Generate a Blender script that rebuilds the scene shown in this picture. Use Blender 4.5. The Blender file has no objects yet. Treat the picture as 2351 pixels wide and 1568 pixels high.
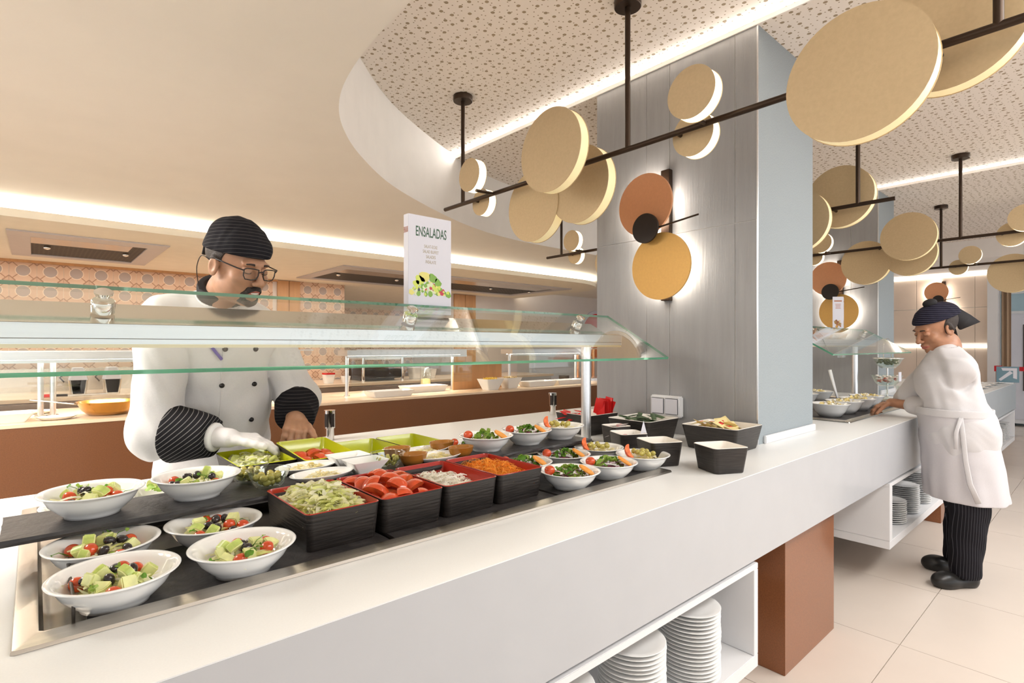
import bpy, bmesh, math, random
import numpy as np
from mathutils import Vector, Matrix, Euler
random.seed(11)
SC = bpy.context.scene
COL = SC.collection
PI = math.pi

# ---------------------------------------------------------------- camera, world, exposure
cam_d = bpy.data.cameras.new('camera'); cam = bpy.data.objects.new('camera', cam_d); COL.objects.link(cam)
cam_d.sensor_width = 36.0; cam_d.lens = 36.0 * 1239.0 / 2351.0
cam_d.shift_y = 11.0 / 2351.0; cam_d.clip_start = 0.02
cam.location = (0, 0, 1.34)
cam.rotation_euler = (PI / 2, 0, math.atan2(-0.6629, 0.7487))
SC.camera = cam

wd = bpy.data.worlds.new('daylight'); SC.world = wd; wd.use_nodes = True
wd.node_tree.nodes['Background'].inputs[0].default_value = (0.90, 0.95, 1.0, 1)
wd.node_tree.nodes['Background'].inputs[1].default_value = 1.25
SC.view_settings.view_transform = 'Standard'; SC.view_settings.look = 'None'
SC.view_settings.gamma = 1.0; SC.view_settings.use_curve_mapping = False
SC.view_settings.exposure = 0.46
SC.cycles.max_bounces = 8; SC.cycles.diffuse_bounces = 5; SC.cycles.glossy_bounces = 4
SC.cycles.transparent_max_bounces = 16; SC.cycles.transmission_bounces = 6
SC.cycles.caustics_reflective = False; SC.cycles.caustics_refractive = False
SC.cycles.sample_clamp_indirect = 4.0

def area_light(name, loc, rot, sx, sy, power, color):
    d = bpy.data.lights.new(name, 'AREA'); d.shape = 'RECTANGLE'; d.size = sx; d.size_y = sy
    d.energy = power; d.color = color
    o = bpy.data.objects.new(name, d); COL.objects.link(o); o.location = loc; o.rotation_euler = rot
    return o
WARM = (1.0, 0.92, 0.82); NEUT = (1.0, 0.95, 0.88); COOL = (0.93, 0.96, 1.0)
# unseen fill lights added over the dining room and the kitchen aisle
area_light('dining_fill_light', (2.2, -1.0, 2.77), (0, 0, 0), 3.0, 0.6, 60, (1.0, .975, .94))
area_light('dining_fill_light', (5.2, -1.3, 2.76), (0, 0, 0), 3.0, 0.6, 60, COOL)
area_light('kitchen_fill_light', (-.9, 2.7, 2.29), (0, 0, 0), 0.5, 1.2, 70, NEUT)
area_light('bench_fill_light', (2.0, 6.30, 2.14), (0, 0, 0), 7.0, 0.25, 40, WARM)  # unseen light added under the hood to brighten bench and slab
for x_, z_ in ((2.395, 2.768), (5.735, 2.754)):      # linear washers fixed along the step of each pillar row
    area_light('ceiling_wash_light', (x_, 0.8, z_), (0, PI/2 + .35, 0), 0.015, 6.5, 9, NEUT)

# ---------------------------------------------------------------- helpers
ORG = {}
def org(o): return ORG.get(o.name, Vector((0, 0, 0))) if o else Vector((0, 0, 0))

class MB:
    """collects polygons; build() links them as one mesh object"""
    def __init__(s): s.v = []; s.f = []; s.m = []; s.mi = 0
    def add(s, vs, fs):
        n = len(s.v); s.v += [tuple(p) for p in vs]
        for f in fs: s.f.append([n + i for i in f]); s.m.append(s.mi)
        return s
    def box(s, x0, x1, y0, y1, z0, z1, M=None):
        vs = [Vector(p) for p in ((x0,y0,z0),(x1,y0,z0),(x1,y1,z0),(x0,y1,z0),(x0,y0,z1),(x1,y0,z1),(x1,y1,z1),(x0,y1,z1))]
        if M: vs = [M @ p for p in vs]
        return s.add(vs, [(3,2,1,0),(4,5,6,7),(0,1,5,4),(1,2,6,5),(2,3,7,6),(3,0,4,7)])
    def loft(s, rings, closed=True, cap0=True, cap1=True):
        n = len(rings[0]); vs = [p for r in rings for p in r]; fs = []
        for i in range(len(rings) - 1):
            for j in range(n if closed else n - 1):
                a = i*n + j; b = i*n + (j+1) % n
                fs.append((a, b, b + n, a + n))
        if cap0: fs.append(tuple(range(n-1, -1, -1)))
        if cap1: fs.append(tuple((len(rings)-1)*n + j for j in range(n)))
        return s.add(vs, fs)
    def prism(s, poly, z0, z1):
        return s.loft([[(x,y,z0) for x,y in poly], [(x,y,z1) for x,y in poly]])
    def lathe(s, prof, seg=32, c=(0,0,0), M=None, sx=1, sy=1):
        rings = []
        for r, z in prof:
            rg = []
            for j in range(seg):
                a = 2*PI*j/seg; p = Vector((r*math.cos(a)*sx, r*math.sin(a)*sy, z))
                if M: p = M @ p
                rg.append(p + Vector(c))
            rings.append(rg)
        return s.loft(rings, cap0=prof[0][0] > 1e-6, cap1=prof[-1][0] > 1e-6)
    def cyl(s, p0, p1, r, seg=16, r1=None):
        return s.tube([p0, p1], [r, r if r1 is None else r1], seg)
    def tube(s, pts, r, seg=10, flat=None):
        pts = [Vector(p) for p in pts]; n = len(pts)
        rs = r if isinstance(r, (list, tuple)) else [r]*n
        rings = []; up = None
        for i, p in enumerate(pts):
            t = (pts[min(i+1,n-1)] - pts[max(i-1,0)]).normalized()
            if up is None:
                up = Vector((0,0,1)) if abs(t.z) < .9 else Vector((1,0,0))
            a = t.cross(up)
            if a.length < 1e-6: a = t.cross(Vector((0,1,0)))
            a.normalize(); b = a.cross(t).normalized(); up = b
            fl = 1 if flat is None else flat
            rings.append([p + (a*math.cos(2*PI*j/seg) + b*math.sin(2*PI*j/seg)*fl)*rs[i] for j in range(seg)])
        return s.loft(rings)
    def ball(s, c, rx, ry=None, rz=None, seg=12, rg=8, M=None):
        ry = rx if ry is None else ry; rz = rx if rz is None else rz
        vs = []; fs = []
        vs.append(Vector((0,0,-rz)))
        for i in range(1, rg):
            ph = -PI/2 + PI*i/rg
            for j in range(seg):
                a = 2*PI*j/seg; vs.append(Vector((rx*math.cos(ph)*math.cos(a), ry*math.cos(ph)*math.sin(a), rz*math.sin(ph))))
        vs.append(Vector((0,0,rz)))
        for j in range(seg):
            fs.append((0, 1+(j+1)%seg, 1+j))
            for i in range(rg-2):
                a = 1+i*seg+j; b = 1+i*seg+(j+1)%seg; fs.append((a, b, b+seg, a+seg))
            fs.append((len(vs)-1, 1+(rg-2)*seg+j, 1+(rg-2)*seg+(j+1)%seg))
        if M: vs = [M @ p for p in vs]
        return s.add([p + Vector(c) for p in vs], fs)
    def mesh(s, name, mats, smooth=False, bevel=0, bseg=2, off=(0,0,0), auto=None):
        me = bpy.data.meshes.new(name); off = Vector(off)
        me.from_pydata([Vector(p) - off for p in s.v], [], s.f)
        if not isinstance(mats, (list, tuple)): mats = [mats]
        for m in mats: me.materials.append(m)
        if len(mats) > 1: me.polygons.foreach_set('material_index', s.m)
        if bevel:
            bm = bmesh.new(); bm.from_mesh(me)
            bmesh.ops.remove_doubles(bm, verts=bm.verts, dist=1e-5)
            es = [e for e in bm.edges if len(e.link_faces) == 2 and e.calc_face_angle(0) > .6]
            bmesh.ops.bevel(bm, geom=es, offset=bevel, segments=bseg, affect='EDGES', clamp_overlap=True)
            bm.to_mesh(me); bm.free()
        if smooth:
            me.polygons.foreach_set('use_smooth', [True]*len(me.polygons))
            if smooth != 'all':
                ang = smooth if isinstance(smooth, float) and smooth < 3 else 0.7
                bm = bmesh.new(); bm.from_mesh(me)
                for e in bm.edges:
                    if len(e.link_faces) == 2 and e.calc_face_angle(0) > ang: e.smooth = False
                bm.to_mesh(me); bm.free()
        me.update()
        return me
    def build(s, name, mats, parent=None, smooth=False, bevel=0, bseg=2, local=False):
        """vertices are in world coordinates unless local; a parentless mesh gets its origin at its base"""
        if parent: off = Vector((0,0,0)) if local else org(parent)
        elif local: off = Vector((0,0,0))
        else:
            a = np.array([tuple(p) for p in s.v]); off = Vector(((a[:,0].min()+a[:,0].max())/2, (a[:,1].min()+a[:,1].max())/2, a[:,2].min()))
        me = s.mesh(name, mats, smooth, bevel, bseg, off)
        o = bpy.data.objects.new(name, me); COL.objects.link(o)
        if parent: o.parent = parent; ORG[o.name] = org(parent) if not local else Vector((0,0,0))
        else:
            o.location = off; ORG[o.name] = off.copy()
        return o

def tag(o, label=None, cat=None, group=None, kind=None):
    if label: o['label'] = label
    if cat: o['category'] = cat
    if group: o['group'] = group
    if kind: o['kind'] = kind
    return o
def thing(name, label, cat, loc=(0,0,0), group=None, rz=0, kind=None):
    o = bpy.data.objects.new(name, None); COL.objects.link(o); o.empty_display_size = .05
    o.location = loc; o.rotation_euler = (0, 0, rz); ORG[o.name] = Vector(loc)
    return tag(o, label, cat, group, kind)
def place(name, me, loc, rot=(0,0,0), parent=None, scale=None):
    o = bpy.data.objects.new(name, me); COL.objects.link(o); o.location = loc; o.rotation_euler = rot
    if scale: o.scale = scale
    if parent: o.parent = parent
    return o
def copy_tree(src, loc=None, rz=None, parent=None, label=None, group=None):
    c = src.copy(); COL.objects.link(c); c.parent = parent
    if loc is not None: c.location = loc; ORG[c.name] = Vector(loc)
    if rz is not None: c.rotation_euler = (0, 0, rz)
    if label: c['label'] = label
    if group: c['group'] = group
    for ch in [o for o in COL.objects if o.parent == src]: copy_tree(ch, parent=c)
    return c
def rrect(w, d, r, n=5, cx=0, cy=0, z=0):
    """rounded rectangle ring"""
    pts = []
    for qx, qy, a0 in ((1,1,0),(-1,1,PI/2),(-1,-1,PI),(1,-1,1.5*PI)):
        for i in range(n):
            a = a0 + PI/2*i/(n-1)
            pts.append((cx + qx*(w/2-r) + r*math.cos(a), cy + qy*(d/2-r) + r*math.sin(a), z))
    return pts
def crom(pts, n=8):
    """Catmull-Rom through points"""
    P = [Vector(p) for p in pts]; out = []
    for i in range(len(P)-1):
        p0 = P[max(i-1,0)]; p1 = P[i]; p2 = P[i+1]; p3 = P[min(i+2,len(P)-1)]
        for j in range(n):
            t = j/n; out.append(.5*((2*p1)+(p2-p0)*t+(2*p0-5*p1+4*p2-p3)*t*t+(3*p1-p0-3*p2+p3)*t**3))
    out.append(P[-1]); return out

# ---------------------------------------------------------------- materials
def mat(name, col, rough=.5, metal=0, var=0, vscale=8, bump=0, bscale=60, stretch=(1,1,1), emit=None, estr=0,
        coat=0, sss=0, trans=0, ior=1.45, spec=None, sheen=0):
    m = bpy.data.materials.new(name); m.use_nodes = True; nt = m.node_tree; N = nt.nodes; L = nt.links
    b = N['Principled BSDF']; b.inputs['Base Color'].default_value = (*col, 1)
    b.inputs['Roughness'].default_value = rough; b.inputs['Metallic'].default_value = metal
    b.inputs['IOR'].default_value = ior
    if coat: b.inputs['Coat Weight'].default_value = coat; b.inputs['Coat Roughness'].default_value = .08
    if sss:
        b.inputs['Subsurface Weight'].default_value = sss; b.inputs['Subsurface Radius'].default_value = (.02,.008,.004); b.inputs['Subsurface Scale'].default_value = .3
    if trans: b.inputs['Transmission Weight'].default_value = trans
    if spec is not None: b.inputs['Specular IOR Level'].default_value = spec
    if sheen: b.inputs['Sheen Weight'].default_value = sheen
    if emit: b.inputs['Emission Color'].default_value = (*emit, 1); b.inputs['Emission Strength'].default_value = estr
    tc = N.new('ShaderNodeTexCoord'); mp = N.new('ShaderNodeMapping'); mp.inputs['Scale'].default_value = stretch
    L.new(tc.outputs['Object'], mp.inputs['Vector'])
    nz = N.new('ShaderNodeTexNoise'); nz.inputs['Scale'].default_value = vscale; nz.inputs['Detail'].default_value = 4
    L.new(mp.outputs[0], nz.inputs['Vector'])
    rp = N.new('ShaderNodeValToRGB'); v = max(var, .015)
    rp.color_ramp.elements[0].color = tuple(max(0, c*(1-v)) for c in col)+(1,); rp.color_ramp.elements[0].position = .3
    rp.color_ramp.elements[1].color = tuple(min(1, c*(1+v)) for c in col)+(1,); rp.color_ramp.elements[1].position = .7
    L.new(nz.outputs['Fac'], rp.inputs['Fac']); L.new(rp.outputs['Color'], b.inputs['Base Color'])
    if bump:
        n2 = N.new('ShaderNodeTexNoise'); n2.inputs['Scale'].default_value = bscale; n2.inputs['Detail'].default_value = 3
        L.new(mp.outputs[0], n2.inputs['Vector'])
        bp = N.new('ShaderNodeBump'); bp.inputs['Strength'].default_value = bump; bp.inputs['Distance'].default_value = .004
        L.new(n2.outputs['Fac'], bp.inputs['Height']); L.new(bp.outputs['Normal'], b.inputs['Normal'])
    return m

def stripes(name, base, line, period, width, axis='z', rough=.85, M=None):
    """woven pinstripe cloth: thin lines across an object axis"""
    m = mat(name, base, rough, var=.2, vscale=40, bump=.1, bscale=300, spec=.15); nt = m.node_tree; N = nt.nodes; L = nt.links
    b = N['Principled BSDF']; tc = N.new('ShaderNodeTexCoord'); mp = N.new('ShaderNodeMapping')
    if M: mp.inputs['Rotation'].default_value = M
    L.new(tc.outputs['Object'], mp.inputs['Vector']); sx = N.new('ShaderNodeSeparateXYZ'); L.new(mp.outputs[0], sx.inputs[0])
    d = N.new('ShaderNodeMath'); d.operation = 'DIVIDE'; d.inputs[1].default_value = period; L.new(sx.outputs[axis.upper()], d.inputs[0])
    f = N.new('ShaderNodeMath'); f.operation = 'FRACT'; L.new(d.outputs[0], f.inputs[0])
    c = N.new('ShaderNodeMath'); c.operation = 'LESS_THAN'; c.inputs[1].default_value = width/period; L.new(f.outputs[0], c.inputs[0])
    mx = N.new('ShaderNodeMixRGB'); mx.inputs[1].default_value = (*base,1); mx.inputs[2].default_value = (*line,1); L.new(c.outputs[0], mx.inputs[0])
    L.new(mx.outputs[0], b.inputs['Base Color']); return m

def glass_mat(name, tint=(.97,.99,.98), refl=1.0):
    """clear pane: sees straight through, mirrors by Fresnel"""
    m = bpy.data.materials.new(name); m.use_nodes = True; nt = m.node_tree; N = nt.nodes; L = nt.links
    N.remove(N['Principled BSDF']); o = N['Material Output']
    t = N.new('ShaderNodeBsdfTransparent'); t.inputs[0].default_value = (*tint,1)
    g = N.new('ShaderNodeBsdfGlossy'); g.inputs['Roughness'].default_value = .015; g.inputs['Color'].default_value = (refl,refl,refl,1)
    fr = N.new('ShaderNodeFresnel'); ge = N.new('ShaderNodeNewGeometry')          # same reflectance from both sides of a face
    md = N.new('ShaderNodeMix'); md.inputs[2].default_value = 1.5; md.inputs[3].default_value = 1/1.5
    L.new(ge.outputs['Backfacing'], md.inputs[0]); L.new(md.outputs[0], fr.inputs['IOR'])
    mx = N.new('ShaderNodeMixShader'); L.new(fr.outputs[0], mx.inputs[0]); L.new(t.outputs[0], mx.inputs[1]); L.new(g.outputs[0], mx.inputs[2])
    L.new(mx.outputs[0], o.inputs['Surface']); return m
def emis(name, col, s):
    m = bpy.data.materials.new(name); m.use_nodes = True; nt = m.node_tree; nt.nodes.remove(nt.nodes['Principled BSDF'])
    e = nt.nodes.new('ShaderNodeEmission'); e.inputs[0].default_value = (*col,1); e.inputs[1].default_value = s
    nt.links.new(e.outputs[0], nt.nodes['Material Output'].inputs['Surface']); return m

def dots_mat():
    """perforated acoustic plasterboard: irregular large and small holes backed with dark felt"""
    m = mat('perforated_plasterboard', (.87,.80,.735), .85); nt = m.node_tree; N = nt.nodes; L = nt.links
    b = N['Principled BSDF']; tc = N.new('ShaderNodeTexCoord')
    def holes(scale, rmax, rnd):
        v = N.new('ShaderNodeTexVoronoi'); v.voronoi_dimensions = '2D'; v.inputs['Scale'].default_value = scale; v.inputs['Randomness'].default_value = rnd
        L.new(tc.outputs['Object'], v.inputs['Vector'])
        c = N.new('ShaderNodeMath'); c.operation = 'LESS_THAN'; c.inputs[1].default_value = rmax
        L.new(v.outputs['Distance'], c.inputs[0]); return c
    a = holes(17, .15, .55); s = holes(31, .10, .6)
    mx = N.new('ShaderNodeMath'); mx.operation = 'MAXIMUM'; L.new(a.outputs[0], mx.inputs[0]); L.new(s.outputs[0], mx.inputs[1])
    c = N.new('ShaderNodeMixRGB'); c.inputs[1].default_value = (.87,.80,.735,1); c.inputs[2].default_value = (.36,.28,.19,1)
    L.new(mx.outputs[0], c.inputs[0]); L.new(c.outputs[0], b.inputs['Base Color']); return m

def tile_mat():
    """printed cement tile: taupe discs, salmon octagons, outlined diamonds (20 cm repeat, object x/z)"""
    m = mat('patterned_cement_tile', (.72,.45,.27), .55); nt = m.node_tree; N = nt.nodes; L = nt.links
    b = N['Principled BSDF']; tc = N.new('ShaderNodeTexCoord'); sx = N.new('ShaderNodeSeparateXYZ'); L.new(tc.outputs['Object'], sx.inputs[0])
    def M(op, a, bb=None, c=None):
        n = N.new('ShaderNodeMath'); n.operation = op
        for i, q in enumerate((a, bb, c)):
            if q is None: continue
            if isinstance(q, (int, float)): n.inputs[i].default_value = q
            else: L.new(q, n.inputs[i])
        return n.outputs[0]
    u = M('DIVIDE', sx.outputs['X'], .1); w = M('DIVIDE', sx.outputs['Z'], .1)      # tile is -1..1
    au = M('ABSOLUTE', u); aw = M('ABSOLUTE', w)
    r = M('SQRT', M('ADD', M('MULTIPLY', u, u), M('MULTIPLY', w, w)))
    cu = M('SUBTRACT', 1, au); cw = M('SUBTRACT', 1, aw)
    dc = M('ADD', cu, cw)                                                          # distance to tile corner (diamond)
    disc = M('LESS_THAN', r, .52); ring = M('LESS_THAN', M('ABSOLUTE', M('SUBTRACT', r, .55)), .035)
    dia = M('LESS_THAN', M('ABSOLUTE', M('SUBTRACT', dc, .46)), .07)
    diag = M('MULTIPLY', M('LESS_THAN', M('ABSOLUTE', M('SUBTRACT', au, aw)), .06), M('GREATER_THAN', r, .55))
    diag = M('MULTIPLY', diag, M('GREATER_THAN', dc, .46))
    cross = M('LESS_THAN', M('MINIMUM', cu, cw), .03)
    mid = M('LESS_THAN', M('ABSOLUTE', M('SUBTRACT', M('MINIMUM', au, aw), .0)), .02)
    lines = M('MAXIMUM', dia, diag)
    def mix(f, A, B):
        n = N.new('ShaderNodeMixRGB'); L.new(f, n.inputs[0])
        for i, q in ((1, A), (2, B)):
            if isinstance(q, tuple): n.inputs[i].default_value = (*q, 1)
            else: L.new(q, n.inputs[i])
        return n.outputs[0]
    base = mix(M('LESS_THAN', dc, .46), (.66,.46,.33), (.60,.40,.28))
    base = mix(disc, base, (.42,.345,.31)); base = mix(ring, base, (.80,.64,.50)); base = mix(lines, base, (.38,.22,.14))
    base = mix(M('MULTIPLY', cross, M('GREATER_THAN', dc, .5)), base, (.78,.62,.48))
    L.new(base, b.inputs['Base Color']); return m

W = {}
W['plaster'] = mat('warm_white_plaster', (.88,.83,.75), .9, var=.02, vscale=3)
W['soffit'] = mat('white_soffit_paint', (.88,.85,.82), .7, var=.02)
W['hood_paint'] = mat('cream_paint', (.90,.84,.72), .8, var=.02)
W['perf'] = dots_mat()
W['solid'] = mat('white_solid_surface', (.78,.785,.775), .30, var=.012, vscale=300, spec=.35)
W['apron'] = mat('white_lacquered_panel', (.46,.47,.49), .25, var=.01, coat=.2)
W['shelf_white'] = mat('white_melamine', (.74,.74,.75), .35)
W['brown'] = mat('copper_brown_laminate', (.19,.078,.033), .34, var=.12, vscale=180, metal=.15, coat=.25)
W['leg_brown'] = mat('rust_brown_laminate', (.24,.085,.03), .28, var=.14, vscale=220, metal=.1, coat=.35)
W['steel'] = mat('brushed_stainless_steel', (.62,.57,.50), .27, 1, var=.06, vscale=6, stretch=(1,40,40), bump=.03, bscale=8)
W['steel_light'] = mat('satin_aluminium', (.80,.81,.83), .3, .9, var=.03, vscale=4, stretch=(.5,30,30))
W['chrome'] = mat('polished_chrome', (.85,.83,.80), .07, 1)
W['polished'] = mat('polished_steel', (.72,.68,.62), .10, 1, var=.02, vscale=3)
W['brass'] = mat('pale_brass_trim', (.72,.62,.42), .3, .6)
W['dark_steel'] = mat('dark_steel_mesh', (.07,.06,.05), .5, .5)
W['slate'] = mat('black_slate', (.035,.032,.032), .42, var=.35, vscale=25, bump=.5, bscale=45)
W['glass'] = glass_mat('clear_glass')
W['glass_edge'] = mat('green_glass_edge', (.10,.36,.22), .12, var=.25, vscale=6, emit=(.1,.5,.3), estr=0, trans=.25)
W['floor'] = mat('beige_porcelain_floor', (.68,.595,.52), .32, var=.03, vscale=2.2, bump=.02, bscale=30)
W['grout'] = mat('pale_grout', (.60,.51,.43), .8)
W['pillar'] = mat('grey_textured_porcelain', (.29,.29,.295), .45, metal=.05, var=.06, vscale=5, bump=.4, bscale=16, stretch=(6,6,.5))
W['pillar_side'] = mat('grey_woven_wallcovering', (.29,.33,.35), .6, var=.10, vscale=260, bump=.35, bscale=500, stretch=(1,1,.6))
W['joint'] = mat('light_joint_filler', (.68,.66,.63), .6)
W['bronze'] = mat('dark_bronze_metal', (.045,.028,.018), .38, .7)
W['gold_face'] = mat('champagne_gold_paint', (.54,.405,.235), .45, .25, var=.04, vscale=90)
W['copper_face'] = mat('copper_paint', (.68,.33,.17), .4, .3, var=.03, vscale=90)
W['ochre_face'] = mat('ochre_gold_paint', (.62,.36,.10), .4, .3, var=.03, vscale=90)
W['black_face'] = mat('black_brown_paint', (.02,.013,.01), .5, .1)
W['opal_small'] = mat('opal_diffuser_small', (.95,.88,.7), .4, emit=(1,.88,.62), estr=2.2)
W['opal_large'] = mat('opal_diffuser_large', (.86,.74,.45), .4, emit=(1,.80,.42), estr=.22)
W['led'] = emis('led_strip_warm', (1,.93,.80), 10.0)
W['led_white'] = emis('led_strip_white', (1,.95,.86), 4.0)
W['led_beam'] = emis('led_strip_beam', (1,.90,.68), 2.8)
W['sconce_led'] = emis('sconce_led', (1,.93,.82), 16.0)
W['fill_panel'] = emis('fill_panel_diffuser', (1,.96,.9), 3.0)  # glow of the added fill light panels
W['heat'] = emis('heat_lamp', (1,.87,.70), 20.0)
W['porcelain'] = mat('white_porcelain', (.86,.86,.85), .1, coat=.5)
W['black_mel'] = mat('black_woodgrain_melamine', (.022,.018,.016), .38, var=.5, vscale=14, stretch=(1,1,14), bump=.35, bscale=14)
W['red_lining'] = mat('red_melamine', (.36,.022,.012), .18, coat=.3)
W['lime_lining'] = mat('lime_melamine', (.52,.56,.008), .2, coat=.3)
W['white_lining'] = mat('ivory_melamine', (.84,.80,.74), .25)
W['tile'] = tile_mat()
W['wood_door'] = mat('copper_beech_panel', (.50,.27,.12), .4, var=.1, vscale=6, stretch=(4,4,.4))
W['wall_grey'] = mat('pale_grey_wall', (.70,.64,.60), .7)
W['wall_beige'] = mat('beige_wall_panel', (.66,.54,.44), .6, var=.03, vscale=4)
W['sheet'] = mat('white_card', (.66,.66,.72), .5)
# ---------------------------------------------------------------- the setting
def struct(mb, name, m, **kw):
    o = mb.build(name, m, **kw); tag(o, kind='structure'); return o

# floor with separate tiles where the photograph shows them
fl = MB().box(-7, 15, -7, 9, -.06, -.012); floor = struct(fl, 'floor', W['grout'])
T = .76
tile_me = MB().box(.0015, T-.0015, .0015, T-.0015, -.012, 0).mesh('floor_tile', W['floor'])
for i in range(-3, 11):
    for j in range(-4, 5):
        place('floor_tile', tile_me, Vector((3.67-2*T+i*T, -.1+j*T, 0)) - ORG['floor'], parent=floor)
MB()  # outer floor beyond the tiles
og = MB().box(-7, 3.67-5*T, -7, 9, -.012, 0).box(3.67-5*T, 15, -7, -.1-4*T, -.012, 0).box(3.67-5*T, 15, -.1+5*T, 9, -.012, 0).box(3.67+9*T, 15, -.1-4*T, -.1+5*T, -.012, 0)
og.build('floor_outer_field', W['floor'], parent=floor)

# upper perforated ceiling in three bays, a shallow step with a led line at each pillar row
bays = [(-7, 2.41, 2.79), (2.41, 5.75, 2.776), (5.75, 9.4, 2.762)]
cb = MB()
ceil = None
for i, (x0, x1, z) in enumerate(bays):
    b = MB().box(x0, x1, -7, 5.2, z, 2.95)
    if ceil is None: ceil = struct(b, 'ceiling', W['perf'])
    else: b.build('ceiling_bay', W['perf'], parent=ceil)
for x, z in ((2.41, 2.776), (5.75, 2.762)):
    MB().box(x-.008, x-.0005, -7, 5.2, z-.006, z+.0135).build('washer_profile', W['soffit'], parent=ceil)
# far soffit
s = MB().box(9.4, 15, -7, 5.2, 2.51, 2.9); far_soffit = struct(s, 'ceiling_far', W['soffit'])

# lower smooth ceiling over the kitchen with a sweeping curved edge
lip = [Vector((.775, -7, 0)), Vector((.775, .2, 0))] + crom([(.775,.9,0),(.79,1.45,0),(.83,1.8,0),(.906,2.06,0),(1.034,2.294,0),(1.242,2.552,0),(1.596,2.881,0),(2.10,3.2,0),(2.6,3.45,0),(3.1,3.6,0),(3.7,3.66,0),(5,3.67,0)], 6)
poly = [(p.x, p.y) for p in lip] + [(9.4, 3.67), (9.4, 9), (-7, 9), (-7, -7)]
lc = MB().loft([[(x,y,2.30) for x,y in poly], [(x,y,2.789) for x,y in poly]])
lc.m = [1]*len(lc.m); lc.m[-2] = 0; lc.m[-1] = 0
ceiling_low = struct(lc, 'ceiling_kitchen', [W['plaster'], W['soffit']])

# hood slab under it, led cove between
hp = [(-7, 4.70), (5.3, 4.70)] + [(5.3 + .95*math.sin(a), 5.55 - .85*math.cos(a)) for a in [PI/2*i/10 for i in range(11)]] + [(6.25, 7.0), (-7, 7.0)]
hood = MB().prism(hp, 2.17, 2.222); hood_o = struct(hood, 'ceiling_hood', W['hood_paint'])
cp = [(-7, 4.80), (5.3, 4.80)] + [(5.3 + .85*math.sin(a), 5.55 - .75*math.cos(a)) for a in [PI/2*i/10 for i in range(11)]] + [(6.15, 7.0), (-7, 7.0)]
MB().prism(cp, 2.224, 2.298).build('led_cove', W['led'], parent=hood_o)

# walls of the kitchen
YB = 7.0
wb = MB().box(-7, 3.14, YB, YB+.2, 0, 2.8).box(4.955, 9.4, YB, YB+.2, 0, 2.8).box(3.14, 4.955, YB, YB+.2, 2.17, 2.8)
wall_back = struct(wb, 'wall_back', W['wall_grey'])
wr = MB().box(3.14, 4.955, 8.2, 8.35, 0, 2.8).box(3.0, 3.14, YB+.2, 8.35, 0, 2.8).box(4.955, 5.1, YB+.2, 8.35, 0, 2.8)
wall_recess = struct(wr, 'wall_recess', W['wall_grey'])
MB().add([(3.14,7.0,2.17),(4.955,7.0,2.17),(4.955,8.2,1.95),(3.14,8.2,1.95),(3.14,7.0,2.2),(4.955,7.0,2.2),(4.955,8.2,2.2),(3.14,8.2,2.2)],
         [(3,2,1,0),(4,5,6,7),(0,1,5,4),(2,3,7,6),(1,2,6,5),(3,0,4,7)]).build('recess_soffit', W['hood_paint'], parent=wall_recess)
we = MB().box(9.4, 9.6, 3.3, 9, 0, 2.8); struct(we, 'wall_kitchen_end', W['wall_grey'])
# cement tiles set on the back wall (20 cm pieces) and in the recess
tm = MB().box(-.0992, .0992, -.006, 0, -.0992, .0992).mesh('wall_tile', W['tile'])
for i in range(14):
    for j in range(9):
        x = -.48 + .2*i
        if x > 2.2: continue
        place('wall_tile', tm, Vector((x, YB, 2.07-.2*j)) - ORG['wall_back'], parent=wall_back)
for i in range(3):
    for j in range(9): place('wall_tile', tm, Vector((2.655+.2*i, YB, 2.07-.2*j)) - ORG['wall_back'], parent=wall_back)
for i in range(9):
    for j in range(7): place('wall_tile', tm, Vector((3.24+.2*i, 8.2, 1.85-.2*j)) - ORG['wall_recess'], parent=wall_recess)
# copper-coloured wood panels on the back wall
for x0, x1 in ((2.27, 2.41), (2.415, 2.55), (4.96, 5.17), (5.175, 5.385)):
    MB().box(x0, x1, YB-.03, YB, .9, 2.165).build('wood_panel', W['wood_door'], parent=wall_back, bevel=.003)
MB().box(2.45, 2.51, YB-.045, YB-.03, 1.52, 1.62).build('switch_plate', W['shelf_white'], parent=wall_back, bevel=.003)

# two pillars clad in large textured tiles
def pillar(x0, x1, y0, y1, ztop, cols, rows, label):
    p = thing('pillar', label, 'pillar', ((x0+x1)/2, (y0+y1)/2, .9))
    MB().box(x0+.008, x1, y0, y1, .9003, ztop).build('core', [W['pillar_side']], parent=p)
    MB().box(x0+.003, x0+.008, y0, y1, .9, ztop).build('tile_joint', W['joint'], parent=p)
    for a, b in zip(cols[:-1], cols[1:]):
        for c, d in zip(rows[:-1], rows[1:]):
            MB().box(x0, x0+.008, a+.0018, b-.0018, c+.0018, d-.0018).build('pillar_tile', W['pillar'], parent=p)
    MB().box(x0-.001, x0+.004, y0-.004, y0+.002, .9, ztop).build('corner_bead', W['steel_light'], parent=p)
    MB().box(x0+.06, x1+.004, y0-.014, y0, .9, .935).build('skirting', W['shelf_white'], parent=p, bevel=.003)
    return p
pillar(2.41, 3.06, 1.075, 1.99, 2.79, [1.075,1.176,1.516,1.654,1.99], [.9,1.905,2.79], 'large grey tiled pillar rising from the counter beside the salad bar')
pillar(5.75, 6.27, 1.47, 2.03, 2.776, [1.47,1.685,2.03], [.9,1.905,2.776], 'smaller grey tiled pillar standing farther along the counter')

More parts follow.
